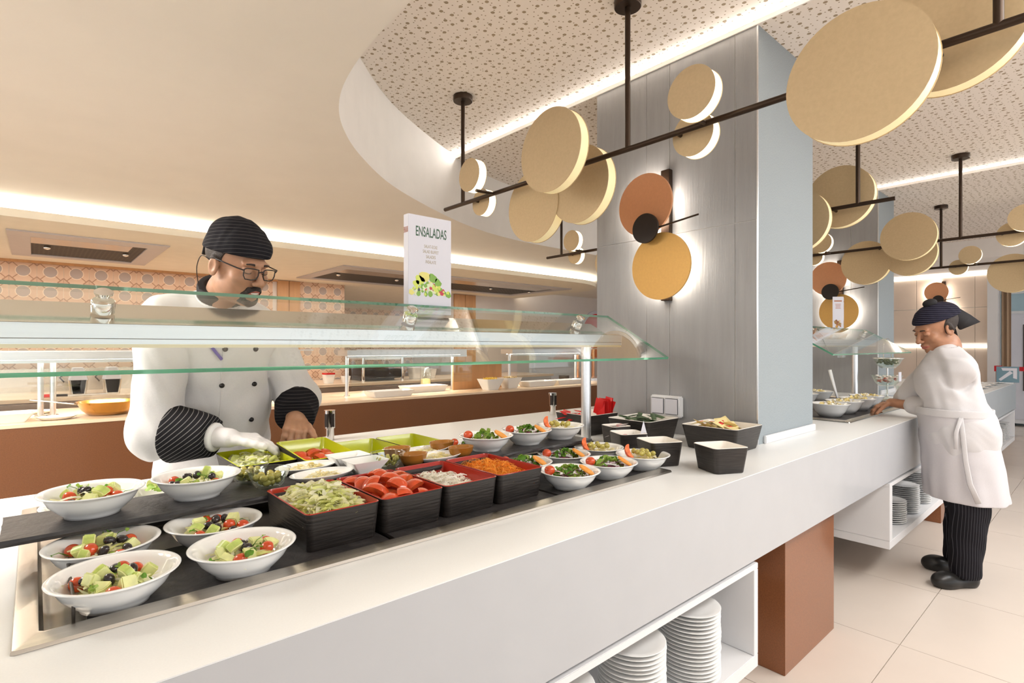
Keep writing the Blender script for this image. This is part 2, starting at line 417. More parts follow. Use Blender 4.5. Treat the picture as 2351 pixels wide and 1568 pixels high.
# far end of the dining room: panelled wall, post, window
XF = 11.0
wf = MB().box(XF+.01, XF+.2, 1.36, 2.6, 0, 2.51); wall_far = struct(wf, 'wall_far', W['joint'])
for a, b in ((1.362,1.515),(1.52,2.258),(2.263,2.598)):
    for c, d in ((0.002,1.318),(1.395,1.945),(1.952,2.44)):
        MB().box(XF, XF+.012, a, b, c, d).build('wall_panel', W['wall_beige'], parent=wall_far)
MB().box(XF-.03, XF+.01, 1.36, 2.6, 1.325, 1.345).build('led_shelf_line', W['led_white'], parent=wall_far)
MB().box(XF-.03, XF+.01, 1.36, 2.6, 2.455, 2.475).build('led_cornice_line', W['led_white'], parent=wall_far)
tr = MB().box(XF-.1, XF+.2, 1.24, 1.36, 0, 2.51); struct(tr, 'trim_1', W['shelf_white'])
wt = mat('blue_grey_window_wall', (.42,.56,.62), .5)
w2 = MB().box(XF+2.5, XF+2.6, -3.5, 2.4, 0, 2.51); window_1 = struct(w2, 'window_1', wt)
MB().box(XF+2.45, XF+2.5, -3.5, 2.3, 2.3, 2.38).box(XF+2.45, XF+2.5, .05, .12, 0, 2.4).build('window_frame', W['shelf_white'], parent=window_1)

# troffer housings made up for the added fill lights, all beyond the frame
for x0, x1, y0, y1, z, lab in ((.7, 3.7, -1.3, -.7, 2.7895, 'long added fill light panel above the near dining room'), (3.7, 6.7, -1.6, -1.0, 2.7755, 'long added fill light panel above the far dining room'), (-1.15, -.65, 2.1, 3.3, 2.2995, 'added fill light panel in the kitchen ceiling at the left')):
    t = thing('fill_light_panel', lab, 'added fill light', ((x0+x1)/2, (y0+y1)/2, z))
    MB().box(x0-.04, x1+.04, y0-.04, y0, z-.02, z).box(x0-.04, x1+.04, y1, y1+.04, z-.02, z).box(x0-.04, x0, y0, y1, z-.02, z).box(x1, x1+.04, y0, y1, z-.02, z).build('frame', W['shelf_white'], parent=t)
    MB().box(x0, x1, y0, y1, z-.004, z).build('diffuser', W['fill_panel'], parent=t)
# ---------------------------------------------------------------- buffet counter
YF = .839; XE = 8.8
WELLS = [(-.026, 1.673, 1.042, 1.94), (3.49, 5.19, 1.03, 1.93)]
wt_ = thing('buffet_worktop', 'long white solid surface buffet worktop with a deep front apron', 'worktop', (3.6, YF, .6))
# worktop slab cut around the two wells; the kitchen edge steps back at x = .92
b = MB(); z0, z1 = .862, .90
xs = [-1.6, WELLS[0][0]+.02, WELLS[0][1]-.02, WELLS[1][0]+.02, WELLS[1][1]-.02, XE]
b.prism([(-1.6, YF), (XE, YF), (XE, WELLS[0][2]+.02), (-1.6, WELLS[0][2]+.02)], z0, z1)
b.prism([(-1.6, WELLS[0][3]-.02), (XE, WELLS[0][3]-.02), (XE, 2.57), (.92, 2.57), (.92, 2.14), (-1.6, 2.14)], z0, z1)
for a, c in ((xs[0], xs[1]), (xs[2], xs[3]), (xs[4], xs[5])): b.prism([(a, WELLS[0][2]+.02), (c, WELLS[0][2]+.02), (c, WELLS[0][3]-.02), (a, WELLS[0][3]-.02)], z0, z1)
b.build('worktop', W['solid'], parent=wt_)
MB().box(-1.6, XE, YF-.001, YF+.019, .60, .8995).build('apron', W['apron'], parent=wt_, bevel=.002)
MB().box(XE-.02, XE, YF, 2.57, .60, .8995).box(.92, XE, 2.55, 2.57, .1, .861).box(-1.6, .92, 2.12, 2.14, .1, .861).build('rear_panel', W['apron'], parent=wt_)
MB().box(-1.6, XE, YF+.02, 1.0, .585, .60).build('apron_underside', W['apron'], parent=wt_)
for x0, x1, lab in ((2.28, 2.842, 'rust brown support block below the counter between the two plate shelves'),
                    (5.13, 5.40, 'far rust brown support block behind the standing cook'),
                    (-1.2, -.7, 'rust brown support block at the near end of the counter')):
    tag(MB().box(x0, x1, .905, 1.9, 0, .584).build('support_block', W['leg_brown'], bevel=.002), lab, 'support')

def shelf_unit(x0, x1, lab):
    zt, zb, t, ya, yb = .584, .222, .03, YF+.004, 1.30
    t_ = thing('plate_shelf', lab, 'shelf', ((x0+x1)/2, ya, zb))
    MB().box(x0, x1, ya, yb, zb, zb+.045).build('bottom_board', W['shelf_white'], parent=t_, bevel=.0015)
    MB().box(x0, x1, ya, yb, zt-.02, zt).build('top_board', W['shelf_white'], parent=t_, bevel=.0015)
    MB().box(x0, x0+t+.02, ya, yb, zb+.0455, zt-.0205).build('side_board', W['shelf_white'], parent=t_, bevel=.0015)
    MB().box(x1-t, x1, ya, yb, zb+.0455, zt-.0205).build('side_board', W['shelf_white'], parent=t_, bevel=.0015)
    MB().box(x0+t+.021, x1-t-.001, yb-.02, yb, zb+.0455, zt-.0205).build('back_board', W['shelf_white'], parent=t_)
    return zb+.0455
shelf_unit(-.6, 1.896, 'open white plate shelf hung under the near counter')
shelf_unit(3.517, 5.1, 'open white plate shelf hung under the counter beside the standing cook')
shelf_unit(7.1, 8.75, 'small far open white plate shelf at the end of the counter')
plate_me = MB().lathe([(.0,.003),(.055,.003),(.057,0),(.062,.001),(.080,.008),(.098,.0115),(.0985,.0125),(.096,.0128),(.078,.0105),(.058,.0055),(.0,.005)], 40).mesh('plate', W['porcelain'], smooth='all')
ORD = ['', 'first', 'second', 'third', 'fourth', 'fifth', 'sixth', 'seventh', 'eighth', 'ninth', 'tenth', 'eleventh', 'twelfth', 'thirteenth', 'fourteenth', 'fifteenth', 'sixteenth', 'seventeenth', 'eighteenth']
def plate_stack(x, y, n, lab, grp, s=1.0, pitch=.0125):
    for i in range(n):
        o = place('plate', plate_me, (x + random.uniform(-.0015,.0015), y + random.uniform(-.0015,.0015), .2678 + i*pitch), scale=(s, s, 1) if s != 1 else None)
        k = n-1-i
        tag(o, lab + (', topmost' if k == 0 else ', bottom one' if i == 0 else ', %s from the top' % ORD[k+1]), 'plate', grp)
plate_stack(1.617, .945, 18, 'white plate in the end stack of the near shelf', 'plates in the tall end stack of the near shelf')
plate_stack(1.30, .945, 18, 'white plate in the middle stack of the near shelf', 'plates in the middle stack of the near shelf')
plate_stack(.985, .945, 18, 'white plate in the leftmost stack of the near shelf', 'plates in the lowest visible stack')
for x, n, nm in ((3.93, 11, 'first low'), (4.25, 14, 'second'), (4.58, 17, 'third'), (4.88, 18, 'fourth')):
    plate_stack(x, .955, n, 'white plate in the %s stack beside the standing cook' % nm, 'plates in the %s stack beside the cook' % nm)
for x, n, nm in ((7.45, 13, 'first'), (7.78, 14, 'second'), (8.12, 15, 'third'), (8.45, 15, 'fourth')):
    plate_stack(x, .955, n, 'tiny plate in the %s stack of the far shelf' % nm, 'plates in the %s stack of the far shelf' % nm)

# ---------------------------------------------------------------- chilled food wells
def well(x0, x1, y0, y1, lab):
    t = thing('food_well', lab, 'food well', ((x0+x1)/2, (y0+y1)/2, .86))
    f = .055; cx, cy = (x0+x1)/2, (y0+y1)/2; w, d = x1-x0, y1-y0
    rings = [rrect(w, d, .004, 2, cx, cy, .9005), rrect(w-.004, d-.004, .004, 2, cx, cy, .906), rrect(w-.05, d-.05, .006, 2, cx, cy, .913), rrect(w-.062, d-.062, .006, 2, cx, cy, .9125),
             rrect(w-.07, d-.07, .006, 2, cx, cy, .895)]
    MB().loft(rings, cap0=False, cap1=False).build('flange', W['steel'], parent=t, smooth=True)
    rings = [rrect(w-.07, d-.07, .006, 2, cx, cy, .895), rrect(w-.075, d-.075, .01, 2, cx, cy, .880), rrect(w-.09, d-.09, .01, 2, cx, cy, .878)]
    MB().loft(rings, cap0=False, cap1=True).build('basin', W['steel'], parent=t, smooth=True)
    return t
well(*WELLS[0], 'stainless steel chilled well holding the salads in the foreground')
well(*WELLS[1], 'far stainless steel chilled well under the cook\'s hand')
def slate_board(x0, x1, y0, y1, z0, z1, lab, name='slate_board'):
    b = MB(); n = 40
    # ragged split edges
    def edge(zz, s):
        pts = []
        for i in range(n): pts.append((x0+(x1-x0)*i/n, y0+random.uniform(0,.0025)*s, zz))
        for i in range(10): pts.append((x1-random.uniform(0,.0025)*s, y0+(y1-y0)*i/10, zz))
        for i in range(n): pts.append((x1-(x1-x0)*i/n, y1-random.uniform(0,.0025)*s, zz))
        for i in range(10): pts.append((x0+random.uniform(0,.0025)*s, y1-(y1-y0)*i/10, zz))
        return pts
    b.loft([edge(z0, 1), edge((z0+z1)/2, .2), edge(z1, 1)])
    return tag(b.build(name, W['slate']), lab, 'board')
slate_board(.062, .60, 1.083, 1.36, .8965, .905, 'black slate slab under the four front salad bowls')
slate_board(.612, 1.14, 1.083, 1.36, .8965, .905, 'black slate slab under the red lined boxes')
slate_board(1.15, 1.625, 1.083, 1.36, .8965, .905, 'black slate slab under the right hand salad bowls')
slate_board(.062, 1.615, 1.58, 1.885, .8965, .905, 'long black slate slab under the green trays')
for x, lab in ((.0605, 'near'), (.62, 'second'), (1.13, 'third'), (1.52, 'far')):
    r = MB().box(x, x+.09, 1.44, 1.52, .8785, .9635)
    tag(r.build('shelf_riser', W['black_mel'], bevel=.003), '%s black block holding up the raised slate shelf' % lab, 'riser')
slate_board(-.05, 1.64, 1.378, 1.572, .964, .977, 'long raised black slate shelf running through the salad bar', 'slate_shelf')
# bent wire rail standing at the near end of the well
wr_ = thing('wire_rail', 'thin steel wire rail at the near end of the food well', 'rail', (.02, 1.3, .88))
MB().tube([(.046,1.09,.8965),(.046,1.09,.935),(.046,1.10,.945),(.046,1.30,.945),(.046,1.31,.935),(.046,1.31,.8965)], .0025, 8).build('wire', W['dark_steel'], parent=wr_, smooth='all')
# low supports under the slabs
for y0 in (1.10, 1.30, 1.62, 1.84):
    tag(MB().box(.07, 1.60, y0, y0+.03, .8785, .8963).build('support_bar', W['steel'], bevel=.002), {1.10:'front',1.30:'second',1.62:'third',1.84:'rear'}[y0]+' steel bar under the slate slabs', 'bar')

# ---------------------------------------------------------------- glass sneeze guards
def guard(x0, x1, dy, posts, stand, lab):
    t = thing('sneeze_guard', lab, 'sneeze guard', ((x0+x1)/2, 1.6+dy, .90))
    ya, za, yb, zb = 1.317+dy, 1.288, 1.65+dy, 1.483
    th = .010; ny, nz = -(zb-za), (yb-ya); l = math.hypot(ny, nz); ny /= l; nz /= l
    e = .003; uy, uz = (yb-ya)/l*e, (zb-za)/l*e
    A = (ya, za); B = (yb, zb); 
    def q(P, s): return (P[0]+ny*th/2*s, P[1]+nz*th/2*s)
    pane = MB()
    P = [q(A,-1), q(B,-1), q(B,1), q(A,1)]
    pane.add([(x, y, z) for x in (x0, x1) for y, z in P], [(0,1,5,4), (3,7,6,2)])
    g = pane.build('glass_pane', W['glass'], parent=t)
    ed = MB()
    ed.add([(x, y, z) for x in (x0, x1) for y, z in P], [(0,4,7,3), (1,2,6,5), (0,3,2,1), (4,5,6,7)])
    ed.build('glass_edge', W['glass_edge'], parent=g)
    MB().box(x0+.06, x1-.005, 1.565+dy, 1.69+dy, 1.345, 1.392).build('beam', W['steel_light'], parent=t, bevel=.003)
    pf = [(1.568+dy,1.3922),(1.69+dy,1.3922),(1.69+dy,1.446),(1.672+dy,1.446)]
    MB().loft([[(x,y,z) for y,z in pf] for x in (x0+.06, x1-.10)]).build('beam_top', W['polished'], parent=t, bevel=.0015)
    MB().box(x0+.06, x1-.006, 1.563+dy, 1.5655+dy, 1.357, 1.3585).build('beam_groove', W['dark_steel'], parent=t)
    MB().box(x1-.0045, x1-.001, 1.566+dy, 1.689+dy, 1.346, 1.391).build('end_cap', W['shelf_white'], parent=t, bevel=.001)
    MB().box(x0+.08, x1-.03, 1.585+dy, 1.615+dy, 1.3395, 1.3448).build('led_strip', W['led_beam'], parent=t)
    MB().box(x0+.06, x1-.005, 1.5655+dy, 1.5705+dy, 1.3365, 1.3449).build('light_lip', W['brass'], parent=t)
    for x in posts:
        MB().cyl((x,1.63+dy,.9005), (x,1.63+dy,1.345), .0225, 28).build('post', W['steel_light'], parent=t, smooth=True)
        MB().lathe([(.036,.9005),(.036,.9045),(.024,.9065)], 28, (x,1.63+dy,0)).build('post_foot', W['chrome'], parent=t, smooth=True)
    for x in stand:
        y = 1.60+dy; zg = za + (y-ya)*(zb-za)/(yb-ya)
        M = Matrix.Rotation(math.atan2(zb-za, yb-ya), 4, 'X')
        MB().lathe([(.024,-.034),(.024,-.008),(.022,-.0055),(.0,-.0055)], 28, M=M, c=(x,y,zg)).build('standoff', W['chrome'], parent=t, smooth=.7)
        k = MB().lathe([(.0,.0055),(.013,.0055),(.013,.009),(.019,.012),(.0195,.017),(.014,.0215),(0,.023)], 28, M=M, c=(x,y,zg))
        k.build('standoff_cap', W['chrome'], parent=t, smooth=True)
    return t
guard(-.5, 2.08, 0, (1.897, -.35), (.123, .961, 1.817), 'long sloping glass sneeze guard over the salad bar in front of the chef')
guard(3.665, 5.52, -.145, (5.16, 3.9), (4.1, 5.3), 'far glass sneeze guard in front of the second pillar')
# ---------------------------------------------------------------- disc pendant lamps (one built, three copied)
def disc(t, x, y, z, r, th, rimmat, name='disc', back=False):
    """lamp disc with its axis along x: gold front plate and opal rim"""
    M = Matrix.Rotation(PI/2, 4, 'Y')
    n = 56
    f = MB().lathe([(0,-.0015),(r,-.0015),(r,.001),(0,.001)], n, (x,y,z), M=M)
    d = f.build(name, W['gold_face'], parent=t, smooth=True)
    MB().lathe([(r-.002,.0012),(r-.002,th-.0012)], n, (x,y,z), M=M).build('opal_rim', rimmat, parent=d, smooth=True)
    MB().lathe([(0,th-.001),(r,th-.001),(r,th+.001),(0,th+.001)], n, (x,y,z), M=M).build('back_plate', W['gold_face'], parent=d, smooth=True)
    return d
LX, LZ = 1.86, 2.165
def lamp():
    t = thing('disc_pendant', 'pendant of champagne discs on a bronze rail nearest the camera, in front of the pillar', 'pendant lamp', (LX, 1.37, 2.79), 'disc pendant lamps')
    MB().cyl((LX,.03,LZ), (LX,2.71,LZ), .0115, 16).build('rail', W['bronze'], parent=t, smooth=True)
    for y in (2.53, 1.37, .21):
        r = MB().cyl((LX,y,LZ), (LX,y,2.765), .0115, 16).build('drop_rod', W['bronze'], parent=t, smooth=True)
        MB().lathe([(.0,2.757),(.054,2.757),(.056,2.76),(.056,2.788),(0,2.788)], 32, (LX,y,0)).build('ceiling_rose', W['bronze'], parent=r, smooth=True)
    S, L = W['opal_small'], W['opal_large']
    # (x of front plate, y, z, radius, thickness, rim)
    items = [(LX-.14, 2.285, 2.245, .087, .05, S), (LX+.03, 2.40, 2.155, .075, .05, S),
             (LX-.17, 1.66, 2.20, .182, .05, L), (LX+.055, 2.005, 2.06, .182, .055, L), (LX+.06, 1.70, 2.105, .182, .055, L),
             (LX-.13, 1.005, 2.235, .092, .05, S), (LX+.03, 1.09, 2.155, .085, .05, S),
             (LX-.17, .485, 2.09, .182, .05, L), (LX+.06, .325, 2.245, .182, .055, L)]
    for it in items: disc(t, *it)
    for y, dx in ((2.25, -.12), (2.42, .05), (1.90, .075), (1.62, -.14), (1.14, .05), (1.02, -.10), (.46, -.14), (.34, .075)):
        MB().cyl((LX,y,LZ), (LX+dx,y,LZ-.005), .0085, 12).build('arm', W['bronze'], parent=t, smooth=True)
    return t
L1 = lamp()
for loc, lab in (((3.53, 2.16, 2.776), 'pendant of champagne discs partly hidden behind the big pillar'),
                 ((5.20, .80, 2.776), 'pendant of champagne discs above the standing cook'),
                 ((6.87, .05, 2.762), 'farthest pendant of champagne discs near the far wall')):
    copy_tree(L1, loc, 0, label=lab)

# ---------------------------------------------------------------- wall sconces
def sconce(x, y, z, lab):
    t = thing('wall_sconce', lab, 'wall lamp', (x, y, z-.33), 'disc wall sconces')
    M = Matrix.Rotation(PI/2, 4, 'Y')
    def dk(name, m, yy, zz, r, off, led, th=.012):
        d = MB().lathe([(0,0),(r,0),(r,th),(0,th)], 56, (x-off, y+yy, z+zz), M=M).build(name, m, parent=t, smooth=True)
        if led:
            MB().lathe([(0,th),(r*.80,th),(r*.80,th+.012),(0,th+.012)], 40, (x-off, y+yy, z+zz), M=M).build('led_panel', W['sconce_led'], parent=d)
            MB().cyl((x-off+th+.012, y+yy*.3, z+zz), (x-.028, y+yy*.3, z+zz), .008, 10).build('stem', W['bronze'], parent=d)
        return d
    MB().box(x-.03, x-.0005, y-.025, y+.025, z-.335, z+.325).build('wall_bar', W['bronze'], parent=t, bevel=.002)
    dk('copper_disc', W['copper_face'], .085, .155, .158, .085, True)
    dk('gold_disc', W['ochre_face'], .0, -.165, .167, .075, True)
    dk('black_disc', W['black_face'], .055, .025, .074, .125, False)
    MB().cyl((x-.11, y+.06, z+.012), (x-.095, y-.22, z+.05), .0045, 10).build('needle', W['bronze'], parent=t)
    return t
sconce(2.41, 1.525, 1.905, 'wall lamp of copper, black and gold discs on the big pillar')
sconce(5.75, 1.77, 1.83, 'wall lamp of copper, black and gold discs on the second pillar')
sconce(11.0, 1.90, 2.06, 'far wall lamp with a copper disc behind the cook\'s cap')
# ---------------------------------------------------------------- containers and food
F_ = {}
F_['lettuce'] = [mat('lettuce_green', (.76,.79,.32), .5, var=.2, vscale=40), mat('lettuce_pale', (.90,.88,.56), .5, var=.12, vscale=40), mat('lettuce_white', (.94,.92,.74), .5, var=.1, vscale=40)]
F_['arugula'] = [mat('rocket_green', (.13,.30,.035), .5, var=.3, vscale=50), mat('leaf_light_green', (.32,.48,.08), .5, var=.25, vscale=50)]
F_['redcab'] = [mat('purple_cabbage', (.13,.012,.05), .4, var=.4, vscale=60), mat('cabbage_pale', (.55,.38,.45), .5, var=.2, vscale=60)]
F_['onion'] = [mat('white_onion', (.96,.95,.90), .35, var=.06, vscale=40), mat('onion_cream', (.93,.91,.80), .4, var=.06)]
F_['carrot'] = [mat('grated_carrot', (.86,.30,.02), .5, var=.15, vscale=60), mat('grated_carrot_light', (.90,.42,.06), .5, var=.12, vscale=60)]
F_['cheese'] = [mat('pale_cheese', (.85,.76,.42), .5, var=.08, vscale=40), mat('cheese_cream', (.86,.82,.62), .5)]
F_['crouton'] = [mat('toasted_bread', (.55,.30,.08), .8, var=.3, vscale=60), mat('bread_light', (.75,.58,.30), .8)]
def translucent(m, w=.45):
    nt = m.node_tree; N = nt.nodes; L = nt.links; b = N['Principled BSDF']; t = N.new('ShaderNodeBsdfTranslucent'); mx = N.new('ShaderNodeMixShader'); mx.inputs[0].default_value = w
    L.new(b.inputs['Base Color'].links[0].from_socket, t.inputs['Color']); L.new(b.outputs[0], mx.inputs[1]); L.new(t.outputs[0], mx.inputs[2]); L.new(mx.outputs[0], N['Material Output'].inputs['Surface'])
for k_ in ('lettuce', 'arugula', 'onion', 'carrot', 'cheese'):
    for m_ in F_[k_]: translucent(m_)
F_['olive_black'] = mat('black_olive', (.018,.012,.014), .22, coat=.3, var=.3, vscale=80)
F_['olive_green'] = mat('green_olive', (.42,.36,.08), .25, coat=.3, var=.2, vscale=60)
F_['tomato'] = mat('tomato_skin', (.55,.065,.015), .16, coat=.4, var=.15, vscale=30)
F_['tomato_flesh'] = mat('tomato_flesh', (.72,.15,.045), .3, var=.3, vscale=60, sss=.1)
F_['cuke'] = mat('cucumber_flesh', (.70,.73,.34), .3, var=.12, vscale=60, sss=.1)
F_['cuke_skin'] = mat('cucumber_skin', (.45,.55,.14), .35, var=.2, vscale=60)
F_['brown_bowl'] = mat('terracotta_glaze', (.33,.13,.02), .2, coat=.4)
F_['glass_bowl'] = glass_mat('bowl_glass', (.93,.96,.94))
F_['orange_slice'] = mat('orange_fruit', (.82,.33,.05), .35, var=.15, vscale=50)

def ribbons(mb, n, reg, L=(.02,.05), Wd=(.004,.010), curl=1.2, seg=4, nm=2, up=.3):
    for _ in range(n):
        p = Vector(reg()); a = random.uniform(0, 2*PI); d = Vector((math.cos(a), math.sin(a), random.uniform(-up, up))).normalized()
        s = d.cross(Vector((random.uniform(-.6,.6), random.uniform(-.6,.6), 1))).normalized(); u = s.cross(d)
        l = random.uniform(*L); w = random.uniform(*Wd); c = random.uniform(-curl, curl); tw = random.uniform(-1, 1)
        vs = []; q = p - d*l/2
        for i in range(seg+1):
            t = i/seg; ang = c*(t-.5); dd = d*math.cos(ang) + u*math.sin(ang); ss = s*math.cos(tw*t) + u*math.sin(tw*t)
            ww = w*(.45+.55*math.sin(PI*min(max(t,.08),.92)))
            vs += [q - ss*ww/2, q + ss*ww/2]; q = q + dd*l/seg
        mb.mi = random.randrange(nm); mb.add(vs, [(2*i, 2*i+1, 2*i+3, 2*i+2) for i in range(seg)])
    mb.mi = 0
def mound(mb, cx, cy, w, d, z0, hfun, n=14, mi=0, rnd=False):
    """solid heap under loose pieces"""
    vs = []; fs = []
    for i in range(n+1):
        for j in range(n+1):
            u = i/n*2-1; v = j/n*2-1
            if rnd: u, v = u*math.sqrt(1-v*v/2), v*math.sqrt(1-u*u/2)
            vs.append((cx+u*w/2, cy+v*d/2, z0 + hfun(u, v)))
    for i in range(n):
        for j in range(n): a = i*(n+1)+j; fs.append((a, a+n+1, a+n+2, a+1))
    mb.mi = mi; mb.add(vs, fs); mb.mi = 0
def leaf(mb, p, size, nm=2, lobes=True):
    """crumpled leaf patch"""
    p = Vector(p); M = Euler((random.uniform(-.9,.9), random.uniform(-.9,.9), random.uniform(0,6.3))).to_matrix()
    n = 5; vs = []; k = random.uniform(.8,1.3)
    for i in range(n):
        for j in range(n):
            u = i/(n-1)*2-1; v = j/(n-1)*2-1; r = 1 - .25*abs(u*v)
            vs.append(p + M @ Vector((u*size*r*(.6+.4*math.cos(v*1.2)), v*size*r*k, size*(.35*math.sin(3*u+k*5)*abs(v)+.3*math.cos(2.5*v+k)+random.uniform(-.12,.12)))))
    mb.mi = random.randrange(nm); mb.add(vs, [(i*n+j, (i+1)*n+j, (i+1)*n+j+1, i*n+j+1) for i in range(n-1) for j in range(n-1)]); mb.mi = 0

bowl_prof = [(.0,.004),(.040,.004),(.042,0),(.047,0),(.048,.006),(.060,.020),(.072,.038),(.079,.056),(.0815,.063),(.0895,.0665),(.0905,.069),(.089,.0705),(.082,.0685),(.0765,.060),(.069,.040),(.056,.022),(.038,.011),(.0,.009)]
bowl_prof = [(r*1.055, z*.76) for r, z in bowl_prof]
bowl_me = MB().lathe(bowl_prof, 64).mesh('salad_bowl', W['porcelain'], smooth='all')
olive_me = MB().lathe([(0,-.0115),(.0018,-.0110),(.0045,-.0100),(.0075,-.006),(.0086,0),(.0075,.006),(.0045,.0098),(.0025,.0106),(.0018,.0095),(0,.0085)], 16).mesh('black_olive', F_['olive_black'], smooth='all')
golive_me = MB().lathe([(0,-.0105),(.0045,-.0095),(.0078,-.0055),(.0088,0),(.0078,.0055),(.0045,.0092),(.0018,.0098),(0,.0088)], 16).mesh('green_olive', F_['olive_green'], smooth='all')
tom_me = MB().ball((0,0,0), .0122, .0122, .0135, 20, 14).mesh('cherry_tomato', F_['tomato'], smooth='all')
def cuke_mesh(w, h, ang):
    b = MB(); n = 6; r = w
    ring = [(0,0)] + [(r*math.cos(ang*i/n), r*math.sin(ang*i/n)) for i in range(n+1)]
    b.prism(ring, -h/2, h/2); b.m = [0]*len(b.m)
    for i in range(1, n+1): b.m[i] = 1
    me = b.mesh('cucumber_chunk', [F_['cuke'], F_['cuke_skin']], bevel=.002, bseg=2, off=(r*.35, r*.3, 0)); return me
cuke_mes = [cuke_mesh(.024, .020, 1.5), cuke_mesh(.026, .016, 1.2), cuke_mesh(.021, .024, 1.7)]
def wedge_mesh(r, ang):
    b = MB(); n = 7; m = 9; vs = []; fs = []
    for i in range(m+1):
        ph = -PI/2 + PI*i/m
        for j in range(n+1):
            a = -ang/2 + ang*j/n; vs.append((r*math.cos(ph)*math.cos(a), r*math.cos(ph)*math.sin(a), r*1.15*math.sin(ph)))
    for i in range(m):
        for j in range(n): q = i*(n+1)+j; fs.append((q, q+1, q+n+2, q+n+1))
    b.add(vs, fs); b.mi = 1
    for j, sg in ((0, 1), (n, -1)):
        ring = [vs[i*(n+1)+j] for i in range(m+1)]; ctr = [(p[0]*.25, p[1]*.25, p[2]*.8) for p in ring]
        b.add(ring + ctr, [(i, i+1, m+2+i, m+1+i) if sg > 0 else (i+1, i, m+1+i, m+2+i) for i in range(m)])
    i0 = [(p[0]*.25, p[1]*.25, p[2]*.8) for p in [vs[i*(n+1)] for i in range(m+1)]]; i1 = [(p[0]*.25, p[1]*.25, p[2]*.8) for p in [vs[i*(n+1)+n] for i in range(m+1)]]
    b.add(i0 + i1, [(i, i+1, m+2+i, m+1+i) for i in range(m)])
    return b.mesh('tomato_wedge', [F_['tomato'], F_['tomato_flesh']], smooth=.9, off=(r*.5, 0, 0))
wedge_mes = [wedge_mesh(.033, 1.25), wedge_mesh(.030, 1.55), wedge_mesh(.031, 1.05)]

def scatter(n, R, dmin, tries=400):
    pts = []
    for _ in range(tries):
        if len(pts) >= n: break
        r = R*math.sqrt(random.random()); a = random.uniform(0, 2*PI); p = (r*math.cos(a), r*math.sin(a))
        if all((p[0]-q[0])**2+(p[1]-q[1])**2 > dmin*dmin for q in pts): pts.append(p)
    return pts
def greek_salad(x, y, z, where, seed, n_o=5, n_t=4, n_c=6):
    random.seed(seed)
    tag(place('salad_bowl', bowl_me, (x, y, z)), 'white salad bowl with cucumber and olives, ' + where, 'bowl', 'salad bowls of cucumber and olives')
    lf = MB(); mound(lf, x, y, .118, .118, z+.018, lambda u, v: .014*max(0, 1-(u*u+v*v)), 10, 1, True)
    def reg():
        r = .056*math.sqrt(random.random()); a = random.uniform(0, 2*PI); return (x+r*math.cos(a), y+r*math.sin(a), z+.026+.012*(1-(r/.056)**2)+random.uniform(0,.008))
    ribbons(lf, 40, reg, (.025,.055), (.004,.010), 1.2, 5, 3)
    lf2 = [reg() for _ in range(5)]
    tag(lf.build('salad_leaves', F_['lettuce'], smooth='all'), 'shredded lettuce in the bowl ' + where, 'lettuce', kind='stuff')
    sp = MB()
    for _ in range(7):
        p = Vector(reg()); a = random.uniform(0, 2*PI); q = p + Vector((.03*math.cos(a), .03*math.sin(a), random.uniform(.004,.022)))
        sp.tube([p, (p+q)/2 + Vector((0,0,.006)), q], [.0009,.0008,.0005], 5); leaf(sp, q, random.uniform(.004,.008), 2)
    tag(sp.build('herb_sprigs', F_['arugula'], smooth='all'), 'thin green herb sprigs on the bowl ' + where, 'herbs', kind='stuff')
    pts = scatter(n_o+n_t+n_c, .054, .0205); random.shuffle(pts)
    kinds = ['c']*n_c + ['o']*n_o + ['t']*n_t
    for k, (px, py) in zip(kinds, pts):
        zz = z + .034 + .014*(1-(px*px+py*py)/.054**2) + random.uniform(0,.004); rot = (random.uniform(0,6), random.uniform(0,6), random.uniform(0,6))
        if k == 'o': tag(place('black_olive', olive_me, (x+px, y+py, zz), rot), 'black olive in the bowl ' + where, 'olive', 'black olives in the bowl ' + where)
        elif k == 't': tag(place('cherry_tomato', tom_me, (x+px*1.1, y+py*1.1, zz-.002), rot), 'red cherry tomato in the bowl ' + where, 'tomato', 'cherry tomatoes in the bowl ' + where)
        else: tag(place('cucumber_chunk', random.choice(cuke_mes), (x+px*.9, y+py*.9, zz+.003), rot), 'pale green cucumber chunk in the bowl ' + where, 'cucumber', 'cucumber chunks in the bowl ' + where)
greek_salad(.104, 1.134, .9052, 'nearest the camera', 3, 5, 4, 8)
greek_salad(.102, 1.326, .9052, 'under the near end of the slate shelf', 4, 4, 5, 6)
greek_salad(.304, 1.130, .9052, 'in front beside the lettuce box', 5, 5, 4, 7)
greek_salad(.297, 1.322, .9052, 'behind the one beside the lettuce box', 6, 6, 5, 4)
greek_salad(.095, 1.480, .9772, 'first on the raised slate shelf', 7, 4, 3, 6)
greek_salad(.296, 1.485, .9772, 'second on the raised slate shelf', 8, 6, 2, 5)

